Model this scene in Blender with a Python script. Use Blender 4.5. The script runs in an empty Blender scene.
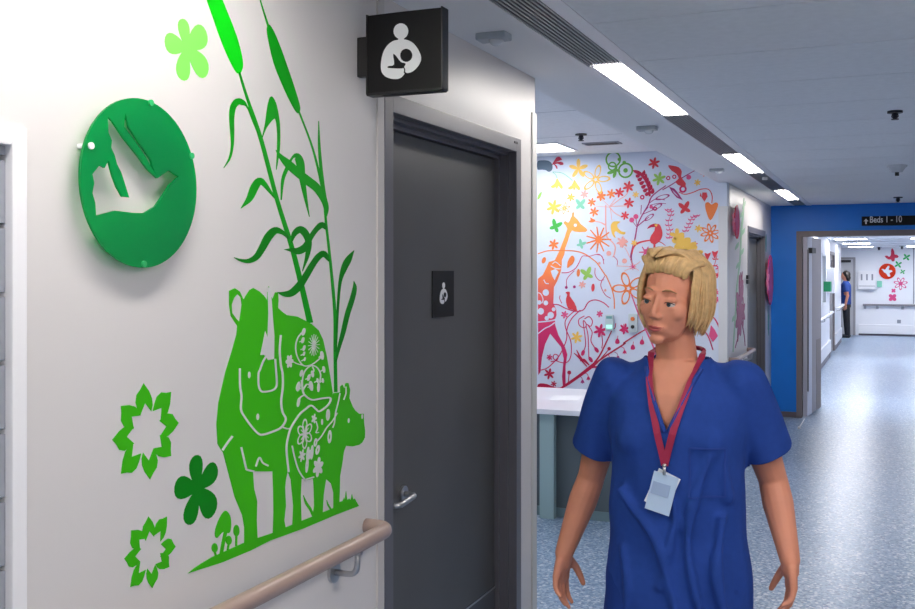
import bpy, bmesh, math, random
from math import sin, cos, pi, radians, atan, sqrt
from mathutils import Vector, Matrix, Euler
from mathutils.geometry import tessellate_polygon
from mathutils.bvhtree import BVHTree
random.seed(7)
sc = bpy.context.scene
COL = sc.collection

# ------------------------------------------------------------------ camera
CAMZ = 1.646
F = 1007.0
TH = atan(435.5 / F)
CT, ST = cos(TH), sin(TH)
cam_d = bpy.data.cameras.new('camera'); cam = bpy.data.objects.new('camera', cam_d); COL.objects.link(cam)
cam.location = (0, 0, CAMZ); cam.rotation_euler = (pi/2, 0, TH)
cam_d.sensor_width = 36; cam_d.lens = F*36/915; cam_d.shift_y = -32.5/915
cam_d.clip_start = .05; cam_d.clip_end = 200
sc.camera = cam

# ------------------------------------------------------------------ world, exposure, lamp strengths
w = bpy.data.worlds.new('world'); sc.world = w; w.use_nodes = True
w.node_tree.nodes['Background'].inputs[0].default_value = (.62, .7, .85, 1)
w.node_tree.nodes['Background'].inputs[1].default_value = .3
sc.view_settings.view_transform = 'Standard'; sc.view_settings.look = 'None'
sc.view_settings.gamma = 1; sc.view_settings.use_curve_mapping = False
sc.view_settings.exposure = 0.6
STRIP_E = 22.0      # corridor light strip diffusers
ALC_E = 12.0         # alcove ceiling panels
FAR_E = 18.0        # far corridor panels
FILL_E = 12.5        # unseen fill panels added on the right of the corridor ceiling
sc.cycles.use_denoising = True
sc.cycles.max_bounces = 10; sc.cycles.diffuse_bounces = 6
sc.cycles.sample_clamp_indirect = 6

# ------------------------------------------------------------------ pixel -> plane
def _r(px): return (px - 457.5)/F
def onX(px, py, X):
    r = _r(px); d = X/(-ST + CT*r); Y = d*(CT + ST*r)
    return Vector((X, Y, CAMZ + (272-py)*d/F))
def onY(px, py, Y):
    r = _r(px); d = Y/(CT + ST*r)
    return Vector((d*(-ST + CT*r), Y, CAMZ + (272-py)*d/F))
def onZ(px, py, Z):
    d = (Z-CAMZ)*F/(272-py); r = _r(px)
    return Vector((d*(-ST + CT*r), d*(CT + ST*r), Z))
def Zm(x0, y0, s, pts): return [(x0+p[0]/s, y0+p[1]/s) + tuple(p[2:]) for p in pts]

# ------------------------------------------------------------------ materials
def lin(c):
    return tuple(((v/255)/12.92 if v/255 <= .04045 else ((v/255+.055)/1.055)**2.4) for v in c) + (1,)
MATS = {}
def mat(name, rgb, rough=.5, metal=0, spec=.5, noise=None, bump=None, coat=0):
    if name in MATS: return MATS[name]
    m = bpy.data.materials.new(name); m.use_nodes = True; nt = m.node_tree
    b = nt.nodes['Principled BSDF']; c = lin(rgb)
    b.inputs['Base Color'].default_value = c
    b.inputs['Roughness'].default_value = rough; b.inputs['Metallic'].default_value = metal
    b.inputs['Specular IOR Level'].default_value = spec
    b.inputs['Coat Weight'].default_value = coat
    tc = nt.nodes.new('ShaderNodeTexCoord')
    if noise:
        sc_, amt = noise
        n = nt.nodes.new('ShaderNodeTexNoise'); n.inputs['Scale'].default_value = sc_; n.inputs['Detail'].default_value = 4
        r = nt.nodes.new('ShaderNodeValToRGB')
        r.color_ramp.elements[0].position = .3; r.color_ramp.elements[1].position = .7
        r.color_ramp.elements[0].color = tuple(v*(1-amt) for v in c[:3])+(1,)
        r.color_ramp.elements[1].color = tuple(min(1, v*(1+amt)) for v in c[:3])+(1,)
        nt.links.new(tc.outputs['Object'], n.inputs['Vector']); nt.links.new(n.outputs['Fac'], r.inputs['Fac'])
        nt.links.new(r.outputs['Color'], b.inputs['Base Color'])
    if bump:
        sc_, st = bump
        n = nt.nodes.new('ShaderNodeTexNoise'); n.inputs['Scale'].default_value = sc_; n.inputs['Detail'].default_value = 3
        bp = nt.nodes.new('ShaderNodeBump'); bp.inputs['Strength'].default_value = st; bp.inputs['Distance'].default_value = .01
        nt.links.new(tc.outputs['Object'], n.inputs['Vector']); nt.links.new(n.outputs['Fac'], bp.inputs['Height'])
        nt.links.new(bp.outputs['Normal'], b.inputs['Normal'])
    MATS[name] = m
    return m
def emit(name, rgb, s):
    m = bpy.data.materials.new(name); m.use_nodes = True
    b = m.node_tree.nodes['Principled BSDF']
    b.inputs['Base Color'].default_value = (.8, .8, .8, 1)
    b.inputs['Emission Color'].default_value = lin(rgb); b.inputs['Emission Strength'].default_value = s
    return m

def floor_mat():
    m = bpy.data.materials.new('speckled_vinyl'); m.use_nodes = True; nt = m.node_tree; b = nt.nodes['Principled BSDF']
    tc = nt.nodes.new('ShaderNodeTexCoord')
    v = nt.nodes.new('ShaderNodeTexVoronoi'); v.inputs['Scale'].default_value = 75
    sep = nt.nodes.new('ShaderNodeSeparateColor')
    r = nt.nodes.new('ShaderNodeValToRGB'); r.color_ramp.interpolation = 'CONSTANT'
    els = [(0, (98, 124, 158)), (.26, (134, 157, 182)), (.5, (156, 173, 193)), (.68, (120, 147, 178)), (.84, (198, 205, 213)), (.94, (88, 108, 142))]
    e = r.color_ramp.elements
    e[0].position = 0; e[0].color = lin(els[0][1]); e[1].position = els[1][0]; e[1].color = lin(els[1][1])
    for p, c in els[2:]:
        q = e.new(p); q.color = lin(c)
    nt.links.new(tc.outputs['Object'], v.inputs['Vector']); nt.links.new(v.outputs['Color'], sep.inputs[0])
    nt.links.new(sep.outputs[0], r.inputs['Fac']); nt.links.new(r.outputs['Color'], b.inputs['Base Color'])
    n = nt.nodes.new('ShaderNodeTexNoise'); n.inputs['Scale'].default_value = 1.4
    mr = nt.nodes.new('ShaderNodeMapRange'); mr.inputs[3].default_value = .27; mr.inputs[4].default_value = .33
    nt.links.new(tc.outputs['Object'], n.inputs['Vector']); nt.links.new(n.outputs['Fac'], mr.inputs[0]); nt.links.new(mr.outputs[0], b.inputs['Roughness'])
    n2 = nt.nodes.new('ShaderNodeTexNoise'); n2.inputs['Scale'].default_value = 5; n2.inputs['Detail'].default_value = 2
    bp = nt.nodes.new('ShaderNodeBump'); bp.inputs['Strength'].default_value = .03; bp.inputs['Distance'].default_value = .01
    nt.links.new(tc.outputs['Object'], n2.inputs['Vector']); nt.links.new(n2.outputs['Fac'], bp.inputs['Height']); nt.links.new(bp.outputs['Normal'], b.inputs['Normal'])
    return m
M_floor = floor_mat()
M_wall = mat('white_wall', (209, 206, 206), .38, spec=.45, bump=(9, .03))
M_wallfar = mat('pale_wall', (228, 230, 236), .5)
M_blue = mat('blue_wall', (4, 128, 232), .45, noise=(3, .04))
M_soffit = mat('soffit_plaster', (234, 234, 236), .7, bump=(40, .02))
M_tile = mat('ceiling_tile', (234, 236, 240), .75, noise=(30, .03))
M_tileline = mat('tile_shadow_gap', (150, 154, 164), .8)
M_white = mat('white_gloss_metal', (232, 232, 236), .35)
M_frame = mat('grey_door_frame', (104, 103, 110), .38, metal=.3)
M_framefar = mat('taupe_door_frame', (128, 120, 122), .45)
M_door = mat('charcoal_door', (76, 76, 76), .42, noise=(5, .05))
M_dark = mat('dark_recess', (34, 35, 39), .6)
M_trim = mat('pale_edge_trim', (196, 192, 190), .4)
M_guard = mat('beige_corner_guard', (196, 196, 194), .4)
M_rail = mat('taupe_handrail', (158, 136, 128), .4, coat=.2)
M_steel = mat('brushed_steel', (190, 190, 192), .28, metal=1)
M_black = mat('black_sign', (15, 15, 17), .5, spec=.25)
M_signedge = mat('black_sign_edge', (8, 8, 10), .3)
M_iconwhite = mat('sign_white', (226, 228, 230), .5)
M_sticker_w = mat('cut_out_white', (206, 205, 207), .4)
M_grille = mat('grille_metal', (150, 152, 158), .4, metal=.4)
M_grey = mat('mid_grey', (138, 142, 152), .5)
M_sensor = mat('sensor_plastic', (168, 176, 184), .4)
M_laminate = mat('white_laminate', (222, 224, 232), .3)
M_teal = mat('teal_grey_panel', (112, 136, 142), .45)
M_desk_panel = mat('desk_dark_panel', (88, 100, 106), .5)

# ------------------------------------------------------------------ mesh helpers
def box(bm, x0, x1, y0, y1, z0, z1, mi=0, bev=0):
    r = bmesh.ops.create_cube(bm, size=1, matrix=Matrix.Translation(((x0+x1)/2, (y0+y1)/2, (z0+z1)/2)) @ Matrix.Diagonal((abs(x1-x0), abs(y1-y0), abs(z1-z0), 1)))
    vs = r['verts']
    fs = {f for v in vs for f in v.link_faces}
    for f in fs: f.material_index = mi
    if bev:
        es = list({e for v in vs for e in v.link_edges})
        bmesh.ops.bevel(bm, geom=es, offset=bev, segments=2, affect='EDGES', profile=.7)
    return vs
def tube(bm, pts, rad, n=12, mi=0, cap=True, sy=1.0):
    """swept tube through points, rad a number or a list"""
    pts = [Vector(p) for p in pts]
    rad = rad if isinstance(rad, (list, tuple)) else [rad]*len(pts)
    rings = []; prev = None
    for i, p in enumerate(pts):
        t = (pts[min(i+1, len(pts)-1)] - pts[max(i-1, 0)]).normalized()
        if prev is None:
            up = Vector((0, 0, 1)) if abs(t.z) < .9 else Vector((0, 1, 0))
            a = t.cross(up).normalized()
        else:
            a = (prev - t*prev.dot(t)).normalized()
        prev = a; b = t.cross(a).normalized()
        rings.append([bm.verts.new(p + a*rad[i]*cos(2*pi*k/n) + b*rad[i]*sy*sin(2*pi*k/n)) for k in range(n)])
    for i in range(len(rings)-1):
        for k in range(n):
            f = bm.faces.new((rings[i][k], rings[i][(k+1) % n], rings[i+1][(k+1) % n], rings[i+1][k])); f.material_index = mi; f.smooth = True
    if cap:
        f = bm.faces.new(rings[0][::-1]); f.material_index = mi
        f = bm.faces.new(rings[-1]); f.material_index = mi
def arc_pts(pts, rad, n=6):
    """round the corners of a polyline"""
    pts = [Vector(p) for p in pts]; out = [pts[0]]
    for i in range(1, len(pts)-1):
        a, b, c = pts[i-1], pts[i], pts[i+1]
        d0 = (a-b).normalized(); d1 = (c-b).normalized()
        p0 = b+d0*rad; p1 = b+d1*rad
        for k in range(n+1):
            t = k/n
            out.append(p0*(1-t)**2 + b*2*t*(1-t) + p1*t*t)
    out.append(pts[-1]); return out
def disc_rod(bm, c, axis, r, h, n=24, mi=0, r2=None):
    axis = Vector(axis).normalized()
    q = axis.to_track_quat('Z', 'Y').to_matrix().to_4x4()
    res = bmesh.ops.create_cone(bm, cap_ends=True, segments=n, radius1=r, radius2=r if r2 is None else r2, depth=h, matrix=Matrix.Translation(Vector(c)) @ q)
    for f in {f for v in res['verts'] for f in v.link_faces}: f.material_index = mi
def ball(bm, c, r, seg=16, mi=0, rot=None):
    r = (r, r, r) if not isinstance(r, (tuple, list)) else r
    m = Matrix.Translation(Vector(c)) @ (rot.to_4x4() if rot else Matrix.Identity(4)) @ Matrix.Diagonal((*r, 1))
    res = bmesh.ops.create_uvsphere(bm, u_segments=seg, v_segments=seg//2+1, radius=1, matrix=m)
    for f in {f for v in res['verts'] for f in v.link_faces}: f.material_index = mi; f.smooth = True
def obj(name, bm, mats, parent=None, smooth=False):
    bmesh.ops.recalc_face_normals(bm, faces=bm.faces[:])
    me = bpy.data.meshes.new(name); bm.to_mesh(me); bm.free()
    for m in (mats if isinstance(mats, (list, tuple)) else [mats]): me.materials.append(m)
    if smooth:
        for p in me.polygons: p.use_smooth = True
    o = bpy.data.objects.new(name, me); COL.objects.link(o)
    if parent is not None:
        o.parent = parent
        o.matrix_parent_inverse = world_of(parent).inverted()
    return o
def world_of(o):
    m = Matrix.LocRotScale(o.location, o.rotation_euler, o.scale)
    return world_of(o.parent) @ o.matrix_parent_inverse @ m if o.parent else m
def tag(o, label, cat, group=None, kind=None):
    o['label'] = label; o['category'] = cat
    if group: o['group'] = group
    if kind: o['kind'] = kind
    return o
def thing(name, loc, label, cat, group=None):
    o = bpy.data.objects.new(name, None); COL.objects.link(o); o.location = loc; o.empty_display_size = .05
    return tag(o, label, cat, group)
def struct(name, bm, mats, parent=None):
    o = obj(name, bm, mats, parent)
    if parent is None: o['kind'] = 'structure'
    return o
def copy_thing(src, offset, label=None):
    c = src.copy(); COL.objects.link(c); c.location = Vector(src.location) + Vector(offset)
    if label: c['label'] = label
    for ch in list(src.children):
        d = ch.copy(); COL.objects.link(d); d.parent = c; d.matrix_parent_inverse = ch.matrix_parent_inverse.copy()
        for g in ch.children:
            e = g.copy(); COL.objects.link(e); e.parent = d; e.matrix_parent_inverse = g.matrix_parent_inverse.copy()
    return c

# flat art on a wall. A "plane" is (project, normal, thickness helper): project(px,py)->point on the wall
class Art:
    cnt = 0
    def lift(self, layer):
        self.k += 1
        return self.off+layer*.0009+self.k*1.5e-5
    def __init__(self, proj, normal, off=.0008, frame=None):
        self.p = proj; self.n = Vector(normal); self.off = off+Art.cnt*1.5e-5; Art.cnt = (Art.cnt+1) % 200; self.k = 0; self.bm = bmesh.new()
        # in-plane axes
        self.up = Vector((0, 0, 1)); self.rt = self.up.cross(self.n).normalized()
    def _prism(self, loops, layer, mi, base=0.0):
        d0 = self.n*base; d1 = self.n*self.lift(layer)
        flat = [v for l in loops for v in l]
        tris = tessellate_polygon(loops)
        A = [self.bm.verts.new(v+d1) for v in flat]; B = [self.bm.verts.new(v+d0) for v in flat]
        for t in tris:
            if len(set(t)) < 3: continue
            try:
                f = self.bm.faces.new([A[i] for i in t]); f.material_index = mi
                f = self.bm.faces.new([B[i] for i in t][::-1]); f.material_index = mi
            except ValueError: pass
        k = 0
        for l in loops:
            n = len(l)
            for i in range(n):
                j = (i+1) % n
                try:
                    f = self.bm.faces.new((A[k+i], A[k+j], B[k+j], B[k+i])); f.material_index = mi
                except ValueError: pass
            k += n
    def poly(self, pts, mi=0, layer=0, smooth=0, holes=()):
        L = [self.smooth_loop(pts, smooth)] + [self.smooth_loop(h, smooth) for h in holes]
        self._prism([[self.p(*q[:2]) for q in l] for l in L], layer, mi)
    def smooth_loop(self, pts, n):
        if not n: return pts
        out = []; N = len(pts)
        for i in range(N):
            p0, p1, p2, p3 = pts[i-1], pts[i], pts[(i+1) % N], pts[(i+2) % N]
            for k in range(n):
                t = k/n
                out.append(tuple(.5*((2*p1[a]) + (-p0[a]+p2[a])*t + (2*p0[a]-5*p1[a]+4*p2[a]-p3[a])*t*t + (-p0[a]+3*p1[a]-3*p2[a]+p3[a])*t**3) for a in (0, 1)))
        return out
    def stroke(self, pts, w=None, mi=0, layer=0, n=5):
        """pts (px,py[,w]) ; tapered brush stroke in pixels, smoothed"""
        P = [(p[0], p[1], (p[2] if len(p) > 2 else w)) for p in pts]
        if len(P) > 2 and n > 1:
            Q = []
            E = [tuple(2*P[0][a]-P[1][a] for a in range(3))] + P + [tuple(2*P[-1][a]-P[-2][a] for a in range(3))]
            for i in range(1, len(E)-2):
                p0, p1, p2, p3 = E[i-1], E[i], E[i+1], E[i+2]
                for k in range(n):
                    t = k/n
                    Q.append(tuple(.5*((2*p1[a]) + (-p0[a]+p2[a])*t + (2*p0[a]-5*p1[a]+4*p2[a]-p3[a])*t*t + (-p0[a]+3*p1[a]-3*p2[a]+p3[a])*t**3) for a in range(3)))
            Q.append(P[-1]); P = Q
        Lf, Rt = [], []
        for i, p in enumerate(P):
            a = P[max(i-1, 0)]; b = P[min(i+1, len(P)-1)]
            dx, dy = b[0]-a[0], b[1]-a[1]; l = math.hypot(dx, dy) or 1
            h = max(p[2], .15)/2
            Lf.append((p[0]-dy/l*h, p[1]+dx/l*h)); Rt.append((p[0]+dy/l*h, p[1]-dx/l*h))
        d1 = self.n*self.lift(layer)
        def V(q, d): return self.bm.verts.new(self.p(*q)+d)
        rows = [(V(a, d1), V(b, d1), V(b, Vector()), V(a, Vector())) for a, b in zip(Lf, Rt)]
        for r, s in zip(rows, rows[1:]):
            for i in range(4):
                f = self.bm.faces.new((r[i], r[(i+1) % 4], s[(i+1) % 4], s[i])); f.material_index = mi
        for r in (rows[0], rows[-1]):
            f = self.bm.faces.new(r); f.material_index = mi
    # real-size shapes on the plane, given a centre in pixels and radii in metres
    def local(self, c, pts, mi=0, layer=0, holes=()):
        o = self.p(*c)
        self._prism([[o + self.rt*x + self.up*y for x, y in l] for l in [pts]+list(holes)], layer, mi)
    def circle(self, c, r, mi=0, layer=0, n=20, hole=0, ry=None):
        ry = ry or r
        L = [(r*cos(2*pi*k/n), ry*sin(2*pi*k/n)) for k in range(n)]
        H = [[(hole*r*cos(-2*pi*k/n), hole*ry*sin(-2*pi*k/n)) for k in range(n)]] if hole else []
        self.local(c, L, mi, layer, H)
    def ell(self, c, a, b, ang, mi=0, layer=0, hole=0, off=(0, 0), n=20):
        ca, sa = cos(ang), sin(ang)
        def L(s): return [(off[0]+s*(a*cos(t)*ca-b*sin(t)*sa), off[1]+s*(a*cos(t)*sa+b*sin(t)*ca)) for t in [2*pi*k/n for k in range(n)]]
        self.local(c, L(1), mi, layer, [L(hole)] if hole else ())
    def petals(self, c, r, n=5, rot=0, fat=.28, mi=0, layer=0, hole=0, start=.08):
        for k in range(n):
            a = rot+2*pi*k/n; L = r*(1-start)
            cx = cos(a)*(r*start+L/2); cy = sin(a)*(r*start+L/2)
            self.ell(c, L/2, r*fat, a, mi, layer, hole, (cx, cy), 14)
        if not hole: self.circle(c, r*.16, mi, layer, 10)
    def burst(self, c, r, n=12, mi=0, layer=0, wd=.05):
        for k in range(n):
            a = 2*pi*k/n
            x, y = cos(a), sin(a)
            self.local(c, [(-y*r*wd, x*r*wd), (y*r*wd, -x*r*wd), (x*r+y*r*wd*.6, y*r-x*r*wd*.6), (x*r-y*r*wd*.6, y*r+x*r*wd*.6)], mi, layer)
    def done(self, name, mats, parent=None): return obj(name, self.bm, mats, parent)
# ------------------------------------------------------------------ the building
XL = -1.28; HC = 2.40; HA = 2.69; HF = 2.27
YC = 3.72; YM = 8.665; YB = 11.99; YF = 28.2; XR = 1.45; YR = -4.5
XFL = -1.127
DY0, DY1, DZ = 2.447, 3.545, 2.14           # near door outer frame
FY0, FY1, FZ = 9.97, 11.40, 2.09            # far side door outer frame
bm = bmesh.new(); box(bm, -5.5, 1.6, YR-.1, 29, -.1, 0); struct('floor', bm, M_floor)
# near left wall with recess opening and door opening
CY0, CY1, CZ0, CZ1 = .25, 1.207, .85, 1.876
bm = bmesh.new()
t = XL-.14
for a in ((YR, CY0, 0, 2.75), (CY0, CY1, 0, CZ0), (CY0, CY1, CZ1, 2.75), (CY1, DY0, 0, 2.75), (DY0, DY1, DZ, 2.75), (DY1, YC, 0, 2.75)):
    box(bm, t, XL, *a)
struct('wall_left', bm, M_wall)
bm = bmesh.new(); box(bm, -5.5, t, YC-.12, YC, 0, 2.75); struct('wall_alcove_front', bm, M_wallfar)
bm = bmesh.new(); box(bm, -5.5, -5.4, YC, YM, 0, 2.75); struct('wall_alcove_left', bm, M_wallfar)
# room behind the near wall is closed
bm = bmesh.new(); box(bm, -5.4, XL-.002, YM, YM+.12, 0, 2.75); struct('wall_alcove_back', bm, mat('mural_wall_paint', (212, 220, 236), .62))
bm = bmesh.new()
for a in ((YM+.12, FY0, 0, 2.75), (FY0, FY1, FZ, 2.75), (FY1, YB, 0, 2.75)): box(bm, t, XL, *a)
struct('wall_corridor_left', bm, M_wall)
bm = bmesh.new(); box(bm, XR, XR+.12, YR, YB, 0, 2.75); struct('wall_right', bm, M_wall)
bm = bmesh.new(); box(bm, t, XR, YR-.1, YR, 0, 2.75); struct('wall_rear', bm, M_wall)
# blue cross wall with its doorway
BX0, BX1, BZ = -1.004, .96, 2.107
bm = bmesh.new()
for x0, x1, z0, z1 in ((XL-.14, BX0, 0, 2.75), (BX1, XR+.12, 0, 2.75), (BX0, BX1, BZ, 2.75)): box(bm, x0, x1, YB, YB+.16, z0, z1)
struct('wall_blue', bm, M_blue)
# far corridor
bm = bmesh.new(); box(bm, XFL-.14, XFL, YB+.16, 18.45, 0, 2.6); box(bm, XFL-.14, XFL, 19.5, 20.8, 0, 2.6); box(bm, XFL-.14, XFL, 22.5, 25.4, 0, 2.6)
box(bm, XFL-.14, XFL, 18.45, 19.5, 0, 1.05); box(bm, XFL-.14, XFL, 18.45, 19.5, 1.98, 2.6); box(bm, XFL-.14, XFL, 20.8, 22.5, 2.05, 2.6)
struct('wall_far_left', bm, M_wallfar)
bm = bmesh.new(); box(bm, -4.2, XFL-.14, 25.3, 25.4, 0, 2.6); box(bm, -4.3, -4.2, 25.3, YF, 0, 2.6); struct('wall_side_passage', bm, M_wallfar)
bm = bmesh.new(); box(bm, -4.3, XR+.12, YF, YF+.12, 0, 2.6); struct('wall_far', bm, M_wallfar)
bm = bmesh.new(); box(bm, XR, XR+.12, YB+.16, YF, 0, 2.6); struct('wall_far_right', bm, M_wallfar)
bm = bmesh.new(); box(bm, -4.3, XR+.1, YB+.16, YF+.1, HF, HF+.05)
for k in range(9):
    box(bm, XFL, XR, YB+1.2+k*1.8, YB+1.215+k*1.8, HF-.003, HF, 1)
struct('ceiling_far', bm, [M_wallfar, M_tileline])

# corridor ceiling: soffit strip, trough, tile planks
SX0, SX1, SX2, SXE = -1.355, -1.025, -.895, -.842
bm = bmesh.new()
box(bm, SX0, SX1, YC, YM, HC, HC+.06); box(bm, XL-.02, SX1, YR, YC, HC, HC+.06); box(bm, XL-.02, SX1, YM, YB+.02, HC, HC+.06)
box(bm, SX0, SX0+.02, YC, YM, HC+.061, 2.77)
struct('ceiling_soffit', bm, M_soffit)
bm = bmesh.new()
y = 2.97-.6*13
while y < YB:
    box(bm, SXE, XR, max(y, YR)+.0035, min(y+.6, YB+.01)-.0035, HC, HC+.02); y += .6
box(bm, SXE-.01, XR, YR, YB, HC+.012, HC+.06, 1)
struct('ceiling', bm, [M_tile, M_tileline])
bm = bmesh.new(); box(bm, -5.5, SX0, YC-.1, YM+.1, HA, HA+.06)
for k in range(1, 5): box(bm, -5.4, SX0, YM-1.2*k, YM-1.2*k+.003, HA-.001, HA+.0005, 1)
struct('ceiling_alcove', bm, [M_tile, M_tileline])
bm = bmesh.new(); box(bm, -5.6, 1.7, YR-.2, YF+.3, 2.78, 2.84); struct('ceiling_slab', bm, M_dark)
# trough housing + white trims
bm = bmesh.new()
box(bm, SX2, SXE, YR, YB, HC-.004, HC+.1, 0); box(bm, SX1-.022, SX1, YR, YB, HC-.004, HC+.1, 0)
box(bm, SX1, SX2, YR, YB, HC+.09, HC+.1, 1); struct('trim_1', bm, [M_white, M_dark])
# skirtings
bm = bmesh.new()
box(bm, XL, BX0, YB-.012, YB, 0, .06); box(bm, BX1, XR, YB-.012, YB, 0, .06)
struct('baseboard_blue_wall', bm, mat('grey_skirting', (112, 104, 112), .5))
bm = bmesh.new()
for a in ((YR, DY0), (DY1, YC)): box(bm, XL, XL+.01, *a, 0, .1)
struct('baseboard_left', bm, MATS['grey_skirting'])
bm = bmesh.new()
for a in ((YM+.02, FY0), (FY1, YB-.013)): box(bm, XL, XL+.01, *a, 0, .1)
struct('baseboard_corridor_left', bm, MATS['grey_skirting'])
bm = bmesh.new()
box(bm, XFL, XFL+.012, YB+.2, 20.75, 0, .1, 1); box(bm, XFL, XFL+.012, 22.55, 25.4, 0, .1, 1)
box(bm, XFL, XFL+.03, YB+1.2, 20.7, .12, .34); box(bm, XFL, XFL+.03, 22.6, 25.35, .12, .34)
struct('baseboard_far_left', bm, [M_white, MATS['grey_skirting']])
bm = bmesh.new(); box(bm, -.82, XR, YF-.05, YF, .05, .29, 0, .008); box(bm, -.82, XR, YF-.015, YF, 0, .05, 1); struct('baseboard_far', bm, [M_white, MATS['grey_skirting']])
bm = bmesh.new(); box(bm, XR-.01, XR, YR, YB, 0, .1); struct('baseboard_right', bm, MATS['grey_skirting'])
# right wall crash rail so the opposite side is a plausible corridor
# edge trim beside near door, corner guard
bm = bmesh.new(); box(bm, XL, XL+.005, 2.408, DY0-.002, 0, HC-.002); struct('trim_2', bm, M_trim)
bm = bmesh.new(); box(bm, XL, XL+.006, 3.675, YC+.006, 0, 2.262, 0, .002); box(bm, t, XL+.006, YC, YC+.006, 0, 2.262, 0, .002)
struct('trim_3', bm, M_guard)
# end corner guard of the mural wall
bm = bmesh.new(); box(bm, XL-.07, XL+.004, YM-.006, YM, 0, HC-.2, 0); box(bm, XL-.002, XL+.004, YM, YM+.08, 0, HC-.2, 0); struct('trim_4', bm, mat('light_corner_strip', (214, 214, 216), .5))

# ------------------------------------------------------------------ ceiling lights and grilles in the trough
M_lamp = emit('strip_diffuser', (255, 248, 240), STRIP_E)
M_alamp = emit('panel_diffuser', (250, 252, 255), ALC_E)
M_flamp = emit('far_panel_diffuser', (252, 252, 255), FAR_E)
LBL = {3.60: 'long bright strip light nearest in the ceiling trough, after the wide ribbed grille', 6.66: 'middle bright strip light in the ceiling trough, beyond the sensor above the mural',
       9.76: 'farthest and smallest strip light in the ceiling trough, close to the blue wall', .54: 'strip light in the ceiling trough above the green bird disc', -2.5: 'strip light in the ceiling trough behind the viewer'}
for y0 in (-2.5, .54, 3.60, 6.66, 9.76):
    o = thing('strip_light', (-.96, y0+.6, HC), LBL[y0], 'light', 'strip lights in the corridor ceiling trough')
    bm = bmesh.new(); box(bm, SX1+.02, SX2-.001, y0, y0+1.24, HC-.001, HC+.006); obj('diffuser', bm, M_lamp, o)
    bm = bmesh.new(); box(bm, SX1, SX2, y0-.006, y0+1.246, HC+.007, HC+.05); box(bm, SX1, SX1+.019, y0, y0+1.24, HC-.003, HC+.006); obj('housing', bm, M_white, o)
GR = [(-1.25, .53, 'ribbed metal air grille in the ceiling trough above the left wall'), (1.79, 3.59, 'widest ribbed metal air grille at the top of the picture, before the nearest strip light'),
      (4.86, 6.65, 'ribbed air grille between the nearest and the middle strip lights'), (7.92, 9.75, 'ribbed air grille between the middle and the farthest strip lights'), (11.02, YB-.01, 'short ribbed air grille between the farthest strip light and the blue wall')]
for a, b, l in GR:
    o = thing('air_grille', (-.96, (a+b)/2, HC), l, 'air grille', 'ribbed air grilles in the ceiling trough')
    bm = bmesh.new(); n = 9; wd = (SX2-SX1)/n
    for k in range(n): box(bm, SX1+k*wd+.001, SX1+k*wd+.0075, a, b, HC-.002, HC+.022)
    yy = a
    while yy < b: box(bm, SX1, SX2, yy, yy+.006, HC+.008, HC+.02); yy += .3
    obj('louvre', bm, M_grille, o)
    bm = bmesh.new(); box(bm, SX1, SX2, a, b, HC+.06, HC+.065); obj('backing', bm, M_dark, o)
# alcove lights, far lights
def panel_light(x0, x1, y0, y1, z, m, lab, grp):
    o = thing('ceiling_panel_light', ((x0+x1)/2, (y0+y1)/2, z), lab, 'light', grp)
    bm = bmesh.new(); box(bm, x0, x1, y0, y1, z-.006, z-.001); obj('diffuser', bm, m, o)
    bm = bmesh.new()
    for a in ((x0-.02, x1+.02, y0-.02, y0), (x0-.02, x1+.02, y1, y1+.02), (x0-.02, x0, y0, y1), (x1, x1+.02, y0, y1)): box(bm, *a, z-.012, z)
    obj('frame', bm, M_white, o)
panel_light(-3.1, -2.49, 7.76, 8.28, HA, M_alamp, 'square ceiling panel light over the flowered mural in the alcove', 'ceiling panel lights of the alcove')
panel_light(-3.1, -2.49, 5.2, 5.8, HA, M_alamp, 'square ceiling panel light over the reception desk', 'ceiling panel lights of the alcove')
panel_light(-4.9, -4.3, 6.4, 7.0, HA, M_alamp, 'square ceiling panel light deep in the alcove', 'ceiling panel lights of the alcove')
for i, y0 in enumerate((13.4, 16.7, 19.9, 23.2, 26.2)):
    panel_light(-1.0, -.45, y0, y0+.6, HF, M_flamp, ['first ceiling panel light beyond the blue doorway', 'second ceiling panel light beyond the blue doorway', 'bright ceiling panel light seen just under the blue door head',
                'bright ceiling panel light above the far worker', 'ceiling panel light nearest to the far wall'][i], 'ceiling panel lights of the far corridor')
    if i % 2 == 0: panel_light(.3, .9, y0, y0+.6, HF, M_flamp, ['right row ceiling light just beyond the blue doorway', '', 'right row ceiling light halfway down the far corridor', '', 'right row ceiling light near the red bird disc'][i], 'ceiling panel lights of the far corridor')
M_fill = emit('fill_panel_diffuser', (255, 248, 240), FILL_E)  # added fill lamps out of view, brightening floor, ceiling and near wall
for y0 in (-3.4, -.9, 1.4): panel_light(.35, .95, y0, y0+.6, HC, M_fill, 'added square fill panel, out of view on the corridor ceiling, %s' % {-3.4: 'at the rear end of the corridor', -.9: 'just behind the camera position', 1.4: 'level with the green bird disc'}[y0], 'added fill panels on the right of the corridor ceiling')

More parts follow.
